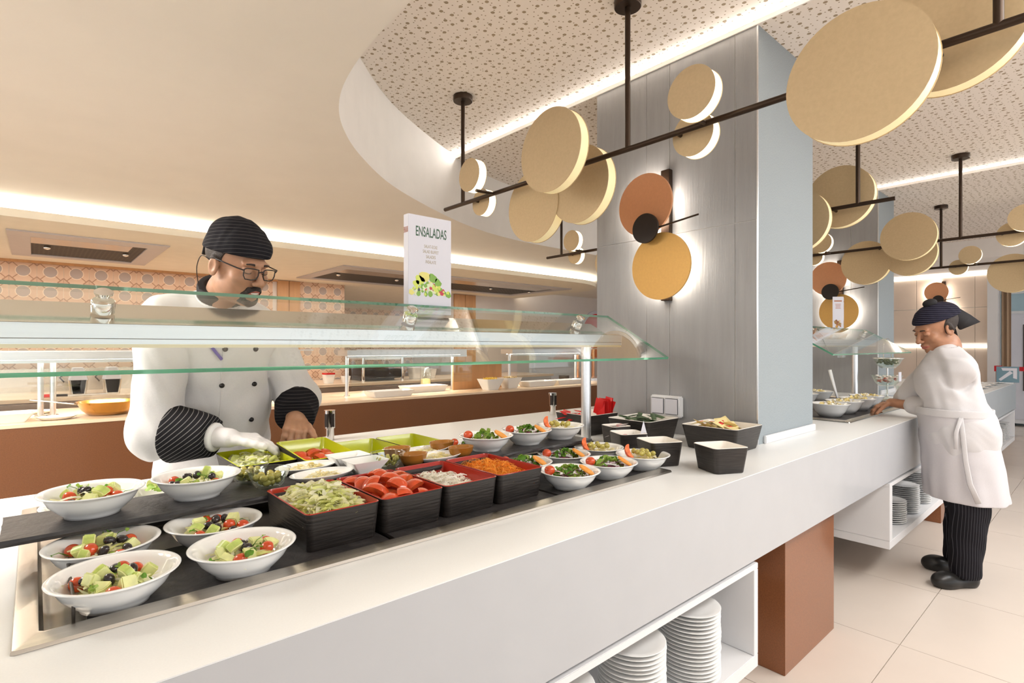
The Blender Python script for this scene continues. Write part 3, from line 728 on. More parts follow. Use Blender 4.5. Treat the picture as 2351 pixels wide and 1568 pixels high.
def mixed_salad(x, y, z, where, seed, style='leaf'):
    random.seed(seed)
    tag(place('salad_bowl', bowl_me, (x, y, z)), {'leaf':'white bowl of mixed leaves and cabbage, ', 'olive':'white bowl of pasta with olives, '}[style] + where, 'bowl', 'mixed salad bowls at the far end')
    def reg(R=.058, h=.02):
        r = R*math.sqrt(random.random()); a = random.uniform(0, 2*PI); return (x+r*math.cos(a), y+r*math.sin(a), z+.031+h*(1-(r/R)**2)+random.uniform(0,.008))
    b = MB(); mound(b, x, y, .118, .118, z+.018, lambda u, v: .022*max(0, 1-(u*u+v*v)), 10, 0, True)
    if style == 'leaf':
        ribbons(b, 60, reg, (.02,.045), (.002,.005), 1.5, 4, 2)
        tag(b.build('cabbage_shreds', F_['redcab'], smooth='all'), 'shredded red cabbage in the bowl ' + where, 'cabbage', kind='stuff')
        g = MB()
        for _ in range(26): leaf(g, Vector(reg(.045,.026)) + Vector((0,0,.004)), random.uniform(.007,.014), 2)
        tag(g.build('salad_leaves', F_['arugula'], smooth='all'), 'small green salad leaves in the bowl ' + where, 'leaves', kind='stuff')
        tag(place('cherry_tomato', tom_me, (x-.052, y+.035, z+.054), scale=(1.35,1.35,1.1)), 'orange tomato on the bowl ' + where, 'tomato')
        sl = MB().lathe([(0,-.003),(.026,-.003),(.027,0),(.026,.003),(0,.003)], 24).mesh('orange_slice', F_['orange_slice'], smooth=.6)
        tag(place('orange_slice', sl, (x+.036, y-.038, z+.054), (.5, .25, .3)), 'orange slice leaning in the bowl ' + where, 'fruit slice')
    else:
        ribbons(b, 70, reg, (.015,.03), (.006,.010), 1.5, 4, 2)
        tag(b.build('pasta', F_['cheese'], smooth='all'), 'pale pasta pieces in the bowl ' + where, 'pasta', kind='stuff')
        for px, py in scatter(8, .04, .018):
            tag(place('green_olive', golive_me, (x+px, y+py, z+.058), (random.uniform(0,6),)*3), 'green olive in the bowl ' + where, 'olive', 'green olives in the bowl ' + where)
        tag(place('tomato_wedge', wedge_mes[1], (x-.045, y+.03, z+.060), (.6,.4,2.2), scale=(.8,.8,.8)), 'tomato wedge on the bowl ' + where, 'tomato')
mixed_salad(1.238, 1.130, .9052, 'in front beside the carrot box', 21)
mixed_salad(1.430, 1.130, .9052, 'middle of the far front row', 22)
mixed_salad(1.622, 1.130, .9052, 'at the far right corner of the well', 23, 'olive')
mixed_salad(1.225, 1.323, .9052, 'behind the carrot box', 24)
mixed_salad(1.420, 1.323, .9052, 'middle of the far second row', 25)
mixed_salad(1.613, 1.323, .9052, 'far right of the second row', 26, 'olive')
mixed_salad(1.185, 1.475, .9772, 'on the raised slate beside the brown dishes', 27)
mixed_salad(1.378, 1.475, .9772, 'middle of the raised slate\'s far end', 28)
mixed_salad(1.560, 1.475, .9772, 'on the raised slate next to the guard post', 29, 'olive')
mixed_salad(1.30, 1.72, .9052, 'at the back beside the last lime tray', 30)

# black boxes with coloured linings
def gn_box(x, y, z, w, d, h, lin, lab, cat='tray', group=None, rz=0, r=.014, taper=.94, rot=None, name='food_box'):
    t = thing(name, lab, cat, (x, y, z), group, rz)
    if rot: t.rotation_euler = rot
    wl = .0035
    R = lambda s, zz, e=0: rrect(w*s-e, d*s-e, r, 6, 0, 0, zz)
    MB().loft([R(taper*.97, .004), R(taper*.985, 0), R(taper, .004), R(1, h-.004), R(1.006, h)], cap1=False).build('outer_shell', W['black_mel'], parent=t, smooth=.9, local=True)
    MB().loft([R(1.006, h), R(1.0, h+.0015, wl), R(1, h-.003, 2*wl), R(taper, .008, 2*wl), R(taper*.96, .005, 2*wl)], cap0=False).build('lining', lin, parent=t, smooth=.9, local=True)
    return t
RB = [(.508, 1.255), (.683, 1.255), (.858, 1.255), (1.032, 1.255)]
names = ['heaped with shredded lettuce', 'heaped with tomato wedges', 'of sliced white onion', 'of grated carrot']
for (x, y), nm in zip(RB, names):
    gn_box(x, y, .9052, .168, .268, .082, W['red_lining'], 'black box lined in red, ' + nm, 'food box', 'red lined food boxes')
def inbox(cx, cy, w, d, z, h, edge=.3):
    def f():
        u = random.uniform(-1, 1); v = random.uniform(-1, 1); return (cx+u*w/2, cy+v*d/2, z + h*(1-edge*(u*u+v*v)) + random.uniform(-.004,.008))
    return f
def heap(x, y, z, w, d, h, n, mats, L, Wd, curl, nm, name, lab, cat, leaves=0, lsize=(.01,.02), edge=.35):
    b = MB(); mound(b, x, y, w, d, z, lambda u, v: h*(1-edge*(u*u+v*v))-.004, 12, nm-1)
    ribbons(b, n, inbox(x, y, w*.96, d*.96, z, h, edge), L, Wd, curl, 4, nm)
    for _ in range(leaves): leaf(b, inbox(x, y, w*.93, d*.93, z, h, edge)(), random.uniform(*lsize), nm)
    return tag(b.build(name, mats, smooth='all'), lab, cat, kind='stuff')
random.seed(31)
heap(.508, 1.255, .93, .136, .236, .072, 420, F_['lettuce'], (.02,.05), (.006,.015), 1.4, 3, 'shredded_lettuce', 'heap of shredded lettuce in the first red lined box', 'lettuce', 90, (.010,.018))
heap(.858, 1.255, .92, .136, .236, .052, 420, F_['onion'], (.02,.045), (.003,.006), 1.8, 2, 'sliced_onion', 'heap of white onion slices in the third red lined box', 'onion')
heap(1.032, 1.255, .92, .136, .236, .064, 900, F_['carrot'], (.02,.05), (.0015,.003), 2.2, 2, 'grated_carrot', 'heap of grated carrot in the fourth red lined box', 'carrot')
bed = MB(); mound(bed, .683, 1.255, .148, .246, .915, lambda u, v: .034*(1-.2*(u*u+v*v)), 8)
tag(bed.build('tomato_bed', F_['tomato_flesh'], smooth='all'), 'lower layer of cut tomato in the second red lined box', 'tomato', kind='stuff')
random.seed(9)
for k, (px, py, pz) in enumerate([(-.045,-.095,.972),(.0,-.09,.978),(.045,-.095,.97),(-.05,-.05,.985),(.0,-.045,.996),(.045,-.05,.982),(-.045,-.0,.988),(.005,.0,1.0),(.05,.0,.988),(-.045,.05,.986),(.005,.048,.998),(.05,.05,.986),(-.04,.095,.974),(.03,.095,.982)]):
    tag(place('tomato_wedge', wedge_mes[k % 3], (.683+px, 1.255+py, pz), (random.uniform(-.7,.7), random.uniform(-2.2,-.8), random.uniform(0,6.3))), 'glossy red tomato wedge in the second red lined box', 'tomato', 'tomato wedges in the red lined box')

# lime trays behind the shelf
def lime(x, y, z, lab, rot=None): return gn_box(x, y, z, .17, .275, .075, W['lime_lining'], lab, 'food tray', 'lime lined trays', rot=rot, taper=.86, name='food_tray')
lime(.530, 1.835, .9145, 'black tray lined in lime, spread with shredded lettuce')
lime(.905, 1.805, .9052, 'lime lined tray with a few onion shreds left')
lime(1.085, 1.805, .9052, 'lime lined tray with a little grated carrot, last of the row')
HT = (.695, 1.765, .930)
lime(*HT, 'lime lined tray of tomato wedges held by the chef', rot=(.07, .0, 0))
random.seed(41)
heap(.530, 1.835, .934, .128, .225, .050, 260, F_['lettuce'], (.02,.045), (.005,.012), 1.4, 3, 'shredded_lettuce', 'shredded lettuce in the lime tray', 'lettuce', 40)
ob = MB(); ribbons(ob, 40, inbox(.905, 1.72, .10, .06, .918, .012), (.02,.05), (.003,.006), 1.8, 4, 2, .6)
tag(ob.build('onion_shreds', F_['onion'], smooth='all'), 'few onion shreds left in a lime tray', 'onion', kind='stuff')
cb_ = MB(); ribbons(cb_, 160, inbox(1.075, 1.80, .06, .07, .915, .03), (.015,.035), (.0015,.003), 2.2, 4, 2)
tag(cb_.build('grated_carrot', F_['carrot'], smooth='all'), 'small heap of grated carrot left in the last lime tray', 'carrot', kind='stuff')
for k, (px, py, pz) in enumerate([(-.04,-.085,.035),(.005,-.085,.04),(.045,-.08,.035),(-.045,-.03,.04),(.0,-.03,.047),(.045,-.03,.04),(-.04,.025,.044),(.005,.03,.05),(.045,.025,.042),(-.03,.075,.04),(.025,.075,.045)]):
    tag(place('tomato_wedge', wedge_mes[(k+1) % 3], (HT[0]+px, HT[1]+py, HT[2]+pz), (random.uniform(-.7,.7), random.uniform(-2.2,-.8), random.uniform(0,6.3))), 'red tomato wedge in the tray held by the chef', 'tomato', 'tomato wedges in the held tray')

# small dishes on the raised slate
ZS = .9773
gb_prof = [(0,.005),(.026,.005),(.027,0),(.030,0),(.040,.016),(.050,.040),(.0535,.048),(.0545,.0485),(.0515,.0475),(.0385,.019),(.028,.008),(0,.007)]
gb_me = MB().lathe(gb_prof, 40).mesh('glass_bowl', F_['glass_bowl'], smooth='all')
def glass_bowl(x, y, z, what, n, seed, me, nm, scale=1):
    random.seed(seed)
    tag(place('glass_bowl', gb_me, (x, y, z), scale=(scale,)*3 if scale != 1 else None), 'small clear glass bowl ' + what, 'bowl', 'glass bowls on the slate')
    if n:
        for lay, (R, zz) in enumerate(((.024,.017),(.034,.030))):
            for px, py in scatter(n//2+lay*2, R, .0165):
                tag(place(nm, me, (x+px*scale, y+py*scale, z+zz*scale), (random.uniform(0,6), random.uniform(0,6), 0)), nm.replace('_', ' ') + ' in the glass bowl ' + what, 'olive', nm + ' ' + what)
glass_bowl(.452, 1.455, ZS, 'of green olives at the shelf edge', 15, 1, golive_me, 'green_olive', .98)
glass_bowl(.428, 1.548, ZS, 'of olives behind the first', 12, 2, golive_me, 'green_olive', .95)
caper = MB().ball((0,0,0), .0075, .0075, .006, 10, 8).mesh('caper_berry', F_['olive_green'], smooth='all')
glass_bowl(.800, 1.600, .9300, 'near the onion tray, almost empty', 6, 3, caper, 'caper_berry', .95)
glass_bowl(.792, 1.455, ZS, 'of green capers behind the tomato box', 26, 4, caper, 'caper_berry', .95)
tag(MB().box(.745, .855, 1.585, 1.655, .9053, .9297).build('dish_block', W['black_mel'], bevel=.003), 'small black block under the almost empty glass bowl', 'riser')
def dish(mb_prof, x, y, z, sx, sy, m, name, lab, cat='dish', group=None, rz=0):
    o = place(name, MB().lathe(mb_prof, 40, sx=sx, sy=sy).mesh(name, m, smooth='all'), (x, y, z), (0,0,rz)); return tag(o, lab, cat, group)
pl_prof = [(0,.004),(.05,.004),(.052,0),(.057,0),(.075,.008),(.088,.017),(.090,.0185),(.088,.0195),(.074,.011),(.055,.006),(0,.006)]
def cheese_plate(x, y, z, lab, seed, rz=0):
    random.seed(seed); dish(pl_prof, x, y, z, .98, .60, W['porcelain'], 'oval_plate', 'white oval plate of grated cheese, ' + lab, 'plate', 'oval cheese plates', rz)
    b = MB(); c, s = math.cos(rz), math.sin(rz)
    def reg():
        r = math.sqrt(random.random()); a = random.uniform(0, 2*PI); u, v = .05*r*math.cos(a), .026*r*math.sin(a)
        return (x+u*c-v*s, y+u*s+v*c, z+.010+.02*(1-r)*random.random())
    ribbons(b, 90, reg, (.012,.03), (.004,.008), 1, 3, 2)
    tag(b.build('grated_cheese', F_['cheese'], smooth='all'), 'pale grated cheese on the plate ' + lab, 'cheese', kind='stuff')
cheese_plate(.588, 1.445, ZS, 'in front, between the olives and the white dishes', 51, .05)
cheese_plate(.590, 1.565, ZS, 'behind the front one', 52, .05)
cheese_plate(.960, 1.440, ZS, 'between the brown dishes', 53, .05)
cheese_plate(.985, 1.55, ZS, 'behind the brown dishes', 54, .05)
def sq_dish(x, y, z, lab, seed):
    t = thing('square_dish', lab, 'dish', (x, y, z), 'square white dishes')
    R = lambda w, zz: rrect(w, w*.78, .006, 4, 0, 0, zz)
    MB().loft([R(.062,0), R(.062,.003), R(.110,.036), R(.112,.038), R(.106,.0375), R(.064,.008), R(.05,.007)]).build('dish_body', W['porcelain'], parent=t, smooth=.8, local=True)
    random.seed(seed); b = MB()
    for _ in range(9):
        b.mi = random.randrange(2); px, py = random.uniform(-.024,.024), random.uniform(-.016,.016)
        b.box(-.005,.005,-.004,.004,-.004,.004, Matrix.Translation((x+px, y+py, z+.013)) @ Euler((random.random()*3,)*3).to_matrix().to_4x4())
    tag(b.build('croutons', F_['crouton']), 'toasted bread crumbs in the ' + lab, 'croutons', kind='stuff')
sq_dish(.712, 1.440, ZS, 'square white dish in front with bread crumbs', 61)
sq_dish(.706, 1.540, ZS, 'square white dish behind the other with bread crumbs', 62)
br_prof = [(0,.004),(.024,.004),(.026,0),(.03,0),(.042,.020),(.046,.034),(.047,.0355),(.044,.0345),(.038,.019),(.025,.008),(0,.007)]
for x, y, lab in ((.868, 1.435, 'front brown glazed dish beside the capers'), (.880, 1.555, 'rear brown glazed dish beside the capers'), (1.045, 1.432, 'front brown glazed dish beside the cheese'), (1.050, 1.550, 'rear brown glazed dish beside the cheese')):
    dish(br_prof, x, y, ZS, 1, .72, F_['brown_bowl'], 'brown_dish', lab, 'dish', 'brown glazed dishes')
    random.seed(int(x*1000)); b = MB(); ribbons(b, 24, inbox(x, y, .05, .03, ZS+.008, .010), (.008,.015), (.004,.007), 1, 3, 2)
    tag(b.build('chopped_egg', F_['cheese'], smooth='all'), 'chopped pale topping in the ' + lab, 'topping', kind='stuff')
# plates of lettuce behind the shelf at the near end
for x, y, lab, sd in ((.275, 1.755, 'behind the second shelf bowl', 71), (.100, 1.735, 'behind the first shelf bowl', 72), (.325, 1.86, 'at the rear edge of the well', 73)):
    if sd == 73: x, y = .14, 1.84; 
    zz = .9052 if sd != 73 else .9052
    if sd == 73: continue
    o = place('salad_bowl', bowl_me, (x, y, zz), scale=(1, 1, .75)); tag(o, 'low white bowl of green lettuce ' + lab, 'bowl', 'low lettuce bowls')
    random.seed(sd); b = MB()
    for _ in range(34): r = .045*math.sqrt(random.random()); a = random.uniform(0,6.3); leaf(b, (x+r*math.cos(a), y+r*math.sin(a), zz+.045+random.uniform(0,.015)), random.uniform(.008,.014), 2)
    tag(b.build('lettuce_leaves', [F_['arugula'][1], F_['lettuce'][0]], smooth='all'), 'curly green lettuce in the low bowl ' + lab, 'lettuce', kind='stuff')
# ---------------------------------------------------------------- boxes on the counter by the pillar
def cbox(x, y, s, d, h, rz, lab): return gn_box(x, y, .9012, s, d, h, W['white_lining'], lab, 'condiment box', 'black boxes with ivory lining', rz=rz, taper=.86, r=.016, name='condiment_box')
cbox(1.825, .945, .137, .137, .088, -.47, 'empty black ivory lined box nearest the counter front')
cbox(1.755, 1.150, .13, .13, .088, -.47, 'empty black ivory lined box beside the salad bowls')
cbox(1.830, 1.345, .12, .12, .085, -.47, 'black ivory lined box with a folded paper napkin')
cbox(1.950, 1.50, .10, .10, .085, -.3, 'black box of striped sachets beside the guard post')
cbox(2.165, 1.505, .25, .235, .10, 0, 'black ivory lined box of green herb sachets by the pillar')
cbox(2.235, 1.150, .245, .25, .10, 0, 'black ivory lined box of yellow sachets at the pillar corner')
cbox(2.130, 1.825, .23, .235, .10, 0, 'black ivory lined box of red ketchup sachets')
def sachet_mesh(w, h, m, m2=None):
    b = MB(); n = 4; vs = []
    for i in range(n+1):
        for j in range(n+1):
            u, v = i/n*2-1, j/n*2-1; vs.append((u*w/2, v*h/2, .0035*(1-u*u)*(1-v*v)))
    top = [(i*(n+1)+j, (i+1)*(n+1)+j, (i+1)*(n+1)+j+1, i*(n+1)+j+1) for i in range(n) for j in range(n)]
    b.add(vs, top); b.add([(x, y, -z) for x, y, z in vs], [f[::-1] for f in top])
    if m2: b.mi = 1; b.box(-w*.18, w*.18, -h*.12, h*.18, .0030, .0042)
    return b.mesh('sachet', [m, m2] if m2 else m, smooth='all')
sy = mat('yellow_sachet_foil', (.78,.66,.32), .35, var=.06); sr = mat('red_sachet_foil', (.62,.02,.02), .25); sg = mat('dark_green_sachet', (.06,.10,.045), .4, var=.3, vscale=40)
sw = mat('white_red_sachet', (.85,.80,.78), .4)
def fill(me, x, y, w, d, z, h, n, lab, grp, tilt=.5, seed=1, rz=0):
    random.seed(seed)
    for k in range(n):
        px, py = random.uniform(-w/2, w/2), random.uniform(-d/2, d/2); c, s = math.cos(rz), math.sin(rz)
        tag(place('sachet', me, (x+px*c-py*s, y+px*s+py*c, z + h*k/n), (random.uniform(-tilt,tilt), random.uniform(-tilt,tilt), random.uniform(0,6.3))), lab, 'sachet', grp)
fill(sachet_mesh(.05,.075,sy,sr), 2.235, 1.150, .15, .16, .955, .058, 34, 'yellow foil sachet with a red mark in the pillar corner box', 'yellow sachets', .5, 81)
fill(sachet_mesh(.022,.085,sg), 2.165, 1.505, .14, .13, .965, .045, 34, 'dark green narrow sachet in the box by the pillar', 'green sachets', .35, 82)
fill(sachet_mesh(.04,.07,sr), 2.06, 1.86, .10, .10, .96, .05, 12, 'red ketchup sachet lying in the rear box', 'ketchup sachets lying', .5, 83)
random.seed(84)
rs = sachet_mesh(.042,.085,sr)
for k in range(12):
    tag(place('sachet', rs, (2.145+.0085*k, 1.755+random.uniform(-.012,.012), 1.025+random.uniform(-.008,.012)), (PI/2+random.uniform(-.25,.25), random.uniform(-.3,.3), PI/2+random.uniform(-.35,.35))), 'upright red ketchup sachet in the rear box', 'sachet', 'upright ketchup sachets')
fill(sachet_mesh(.035,.075,sw,sr), 1.950, 1.50, .05, .05, .95, .04, 8, 'white and red striped sachet beside the guard post', 'striped sachets', .4, 85)
fill(sachet_mesh(.035,.07,sw,sr), 1.835, 1.345, .05, .05, .945, .03, 6, 'white sachet lying beside the paper napkin', 'white sachets by the napkin', .35, 86)
nap = MB().add([(1.845,1.305,.955),(1.885,1.285,.955),(1.872,1.30,1.035),(1.852,1.31,.955),(1.892,1.29,.955),(1.876,1.303,1.033)], [(0,1,2),(5,4,3),(0,2,5,3),(1,4,5,2),(0,3,4,1)])
tag(nap.build('paper_napkin', W['sheet']), 'white folded paper napkin standing up in a black box', 'napkin')
# twin socket box on the pillar
t = thing('socket_box', 'white double socket box mounted low on the big pillar', 'socket', (2.40, 1.52, .985))
MB().box(2.372, 2.4095, 1.4376, 1.607, .986, 1.092).build('housing', W['shelf_white'], parent=t, bevel=.006)
for y0 in (1.447, 1.526): MB().box(2.367, 2.3722, y0, y0+.072, 1.0, 1.08).build('flap', W['sheet'], parent=t, bevel=.003)
# chrome pop-up socket towers
def tower(x, y, lab):
    t = thing('socket_tower', lab, 'socket tower', (x, y, .9005))
    MB().lathe([(.020,.9005),(.020,.955),(.026,.957),(.026,1.04),(0,1.04)], 24, (x,y,0)).build('tower_body', W['chrome'], parent=t, smooth=.7)
    for a in (-2.6, -1.5, .3):
        M = Matrix.Translation((x,y,0)) @ Matrix.Rotation(a, 4, 'Z'); MB().box(.0235,.0275,-.010,.010,.962,1.026,M).build('socket_face', W['black_face'], parent=t, bevel=.002)
tower(1.04, 2.466, 'chrome pop up socket tower beside the chef\'s hand'); tower(2.50, 2.43, 'chrome pop up socket tower behind the guard post')

# ---------------------------------------------------------------- signs with lettering
def text(s, size, loc, rot, m, parent, sx=.55, name='lettering', bold=.0):
    cu = bpy.data.curves.new('t', 'FONT'); cu.body = s; cu.size = size; cu.align_x = 'CENTER'; cu.extrude = .0002; cu.offset = bold
    o = bpy.data.objects.new('t', cu); COL.objects.link(o)
    dg = bpy.context.evaluated_depsgraph_get(); me = bpy.data.meshes.new_from_object(o.evaluated_get(dg)); me.name = name
    bpy.data.objects.remove(o); bpy.data.curves.remove(cu)
    me.materials.clear(); me.materials.append(m)
    p = place(name, me, Vector(loc) - org(parent), rot, parent, (sx, 1, 1)); return p
ink = mat('dark_green_ink', (.055,.12,.075), .6); ink2 = mat('grey_gold_ink', (.40,.34,.22), .6); inkr = mat('brown_red_ink', (.42,.16,.08), .6)
sg_ = thing('menu_sign', 'tall white salad menu sign standing above the glass', 'sign', (1.08, 1.683, 1.392))
MB().box(.988, 1.172, 1.668, 1.70, 1.456, 1.81).build('sign_panel', W['sheet'], parent=sg_, bevel=.001)
MB().box(1.02, 1.14, 1.672, 1.688, 1.3925, 1.4555).build('clear_stand', W['glass'], parent=sg_)
FR = (PI/2, 0, 0)
text('ENSALADAS', .050, (1.084, 1.6678, 1.736), FR, ink, sg_, .49, bold=.0006)
for i, w in enumerate(('SALAT-ECKE', 'SALAD BUFFET', 'SALADES', 'INSALATE')): text(w, .0165, (1.082, 1.6678, 1.696-i*.0185), FR, ink2, sg_, .62)
text('ENSALADAS', .03, (.9878, 1.684, 1.745), (PI/2, 0, -PI/2), inkr, sg_, .18)
random.seed(5)
pc = [mat('print_lime', (.62,.72,.14), .6), mat('print_leaf', (.22,.42,.08), .6), mat('print_radish', (.55,.06,.09), .6), mat('print_olive', (.06,.07,.08), .6), mat('print_yellow', (.75,.70,.22), .6), mat('print_pale', (.72,.78,.52), .6)]
def blob(b, x, z, r, yy, ecc=1):
    n = 12; a0 = random.random()*6
    b.add([(x+r*ecc*(1+.2*math.sin(3*2*PI*i/n+a0))*math.cos(2*PI*i/n), yy, z+r*(1+.2*math.cos(2*2*PI*i/n+a0))*math.sin(2*PI*i/n)) for i in range(n)], [tuple(range(n))])
pr = MB()
for k in range(85):
    u = random.uniform(-1,1); hh = 1-.75*abs(u+.1); 
    pr.mi = random.choice((0,0,1,1,1,2,3,4,5,5,0,1)); blob(pr, 1.082+u*.082, 1.528+random.uniform(0,.045)*hh, random.uniform(.004,.010), 1.6674-.00004*k/10, random.uniform(.7,1.2))
for x, z, r, m in ((1.035,1.577,.019,0),(1.055,1.590,.022,4),(1.09,1.588,.017,1),(1.085,1.56,.014,2),(1.10,1.548,.012,2),(1.02,1.565,.013,0),(1.112,1.572,.015,1)):
    pr.mi = m; blob(pr, x, z, r, 1.66775)
pr.build('salad_print', pc, parent=sg_)
s2 = thing('menu_sign', 'small white folded menu sign on the far glass guard', 'sign', (4.95, 1.53, 1.2475))
c_ = [(4.93, 1.4405), (5.06, 1.52), (4.87, 1.56)]
MB().prism([(4.885,1.565),(4.945,1.505),(5.09,1.545)], 1.486, 1.745).build('sign_panel', W['sheet'], parent=s2)
MB().box(4.92, 5.05, 1.52, 1.54, 1.2475, 1.4855).build('clear_stand', W['glass'], parent=s2)
ang = math.atan2(1.505-1.565, 4.945-4.885); n_ = Vector((math.sin(ang), -math.cos(ang), 0))
def onface(p0, p1, f, z, off=.0006):
    p0, p1 = Vector(p0), Vector(p1); d = (p1-p0).normalized(); nn = Vector((d.y, -d.x)); q = p0 + (p1-p0)*f + nn*off
    return (q.x, q.y, z), (PI/2, 0, math.atan2(d.y, d.x))
for (p0, p1) in (((4.885,1.565),(4.945,1.505)), ((4.945,1.505),(5.09,1.545))):
    w_ = (Vector(p1)-Vector(p0)).length
    for zz, hh, ww in ((1.705,.010,.36), (1.682,.004,.26), (1.671,.004,.24), (1.660,.004,.22), (1.649,.004,.25)):      # print too small to read
        (a_, r), (b_, r) = onface(p0, p1, .5-ww, zz), onface(p0, p1, .5+ww, zz)
        MB().add([a_, b_, (b_[0],b_[1],zz+hh), (a_[0],a_[1],zz+hh)], [(0,1,2,3)]).build('print_line', inkr, parent=s2)
    pb = MB(); random.seed(3)
    for k in range(16):
        l, r = onface(p0, p1, random.uniform(.2,.8), random.uniform(1.50,1.55), .0008)
        pb.mi = k % 3; d = Vector((math.cos(r[2]), math.sin(r[2]), 0)); rr = random.uniform(.006,.012)
        pb.add([Vector(l)+d*rr*math.cos(a)+Vector((0,0,rr*math.sin(a))) for a in [i*PI/4 for i in range(8)]], [tuple(range(8))])
    pb.build('dessert_print', [inkr, F_['crouton'][1], F_['crouton'][0]], parent=s2)

# ---------------------------------------------------------------- far station in front of the second pillar
random.seed(91)
slate_board(3.57, 5.10, 1.075, 1.40, .8965, .905, 'far slate slab under the dessert bowls')
slate_board(3.57, 5.10, 1.45, 1.86, .8965, .905, 'far rear slate slab under the dessert dishes')
for y0 in (1.10, 1.36, 1.48, 1.80): tag(MB().box(3.58, 5.09, y0, y0+.03, .8785, .8963).build('support_bar', W['steel']), 'steel bar under the far slate slab at depth %s' % {1.10:'one',1.36:'two',1.48:'three',1.80:'four'}[y0], 'bar')
deep = MB().lathe([(0,.004),(.05,.004),(.052,0),(.06,0),(.085,.035),(.108,.078),(.112,.082),(.108,.083),(.082,.036),(.055,.010),(0,.009)], 48).mesh('dessert_bowl', W['porcelain'], smooth='all')
cream = [mat('meringue_white', (.86,.82,.70), .6), mat('banana_cream', (.82,.68,.30), .6)]
for k, (x, y, lab) in enumerate(((3.70,1.20,'nearest the corner of the far well'), (3.96,1.20,'second in the front row'), (4.22,1.20,'third in the front row'), (4.50,1.22,'beside the cook\'s hand'), (3.75,1.58,'first in the rear row'), (4.05,1.58,'second in the rear row'), (4.35,1.60,'third in the rear row'), (4.66,1.60,'fourth in the rear row'))):
    tag(place('dessert_bowl', deep, (x, y, .9052)), 'deep white dessert bowl ' + lab + ' of the far well' if 'well' not in lab else 'deep white dessert bowl ' + lab, 'bowl', 'dessert bowls')
    b = MB(); mound(b, x, y, .15, .15, .945, lambda u, v: .03*max(0,1-(u*u+v*v)), 8, 0, True)
    def rg(): r = .07*math.sqrt(random.random()); a = random.uniform(0,6.3); return (x+r*math.cos(a), y+r*math.sin(a), .975+.02*(1-(r/.07)**2))
    for _ in range(36): leaf(b, rg(), random.uniform(.008,.014), 2)
    tag(b.build('fruit_dessert', cream, smooth='all'), 'creamy fruit pieces in the dessert bowl ' + lab, 'dessert', kind='stuff')
# pair of serving tongs leaning out
tg = thing('serving_tongs', 'white handled tongs standing in the far dessert row', 'tongs', (4.80, 1.50, .9052))
MB().tube([(4.80,1.50,.9053),(4.80,1.52,.98),(4.79,1.56,1.15)], [.008,.006,.010], 10).build('tong_arm', W['shelf_white'], parent=tg, smooth='all')
MB().tube([(4.815,1.50,.9053),(4.82,1.52,.98),(4.815,1.56,1.15)], [.008,.006,.010], 10).build('tong_arm', W['shelf_white'], parent=tg, smooth='all')
# wire stand with glass bowls of sweets
gs = thing('bowl_stand', 'wire stand holding glass bowls beside the second pillar', 'stand', (5.60, 1.36, .9012))
MB().cyl((5.60,1.36,.9012),(5.60,1.36,1.1495),.006,10).build('pole', W['chrome'], parent=gs, smooth=True)
MB().tube([(5.719, 1.36, 1.235)] + [(5.60+.119*math.cos(a), 1.36, 1.32+.09*math.sin(a)) for a in [PI*i/10 for i in range(11)]] + [(5.481, 1.36, 1.235)], .004, 8).build('handle', W['chrome'], parent=gs, smooth='all')
MB().lathe([(0,.9012),(.09,.9012),(.09,.908),(0,.910)], 28, (5.60,1.36,0)).build('base', W['chrome'], parent=gs, smooth=.7)
ring = [(5.60+.119*math.cos(a), 1.36+.119*math.sin(a), 1.235) for a in [2*PI*i/24 for i in range(25)]]
MB().tube(ring, .004, 8).build('bowl_ring', W['chrome'], parent=gs, smooth='all')
bigb = MB().lathe([(0,.004),(.05,.004),(.055,0),(.085,.03),(.112,.085),(.115,.09),(.110,.088),(.083,.034),(.052,.008),(0,.007)], 36).mesh('glass_bowl', F_['glass_bowl'], smooth='all')
sweets = [mat('sweet_white', (.85,.78,.74), .5), mat('sweet_red', (.62,.13,.08), .4), mat('sweet_green', (.12,.14,.06), .5)]
for x, y, z, lab, mi in ((5.60, 1.358, 1.150, 'of dark green leaves held up by the wire stand', (2,2,2)), (5.33, 1.30, 1.01, 'of red and white sweets on a tall foot', (0,0,1)), (5.72, 1.22, .9012, 'of red and white sweets low on the counter', (0,1,0))):
    tag(place('glass_bowl', bigb, (x, y, z)), 'large glass bowl ' + lab, 'bowl')
    b = MB()
    for _ in range(70):
        r = .075*math.sqrt(random.random()); a = random.uniform(0,6.3); b.mi = mi[random.randrange(3)]; zz = z+.02+.3*r+random.uniform(0,.045)
        b.ball((x+r*math.cos(a), y+r*math.sin(a), zz), .011, .011, .008, 6, 4)
    tag(b.build('sweets', sweets, smooth='all'), 'small pieces filling the glass bowl ' + lab, 'sweets', kind='stuff')
tag(MB().lathe([(.06,.9012),(.06,.906),(.012,.915),(.012,.995),(.05,1.0095)], 24, (5.33,1.30,0)).build('sweet_pedestal', F_['glass_bowl'], smooth='all'), 'tall glass foot under the bowl of sweets', 'pedestal')
for x, y, z, lab in ((5.27,1.195,1.055,'on the bowl of red and white sweets'), (5.50,1.14,.9012,'standing before the wire stand')):
    tag(MB().box(x-.035, x+.035, y-.003, y+.003, z, z+.075).build('price_card', W['sheet']), 'small white card ' + lab, 'card')

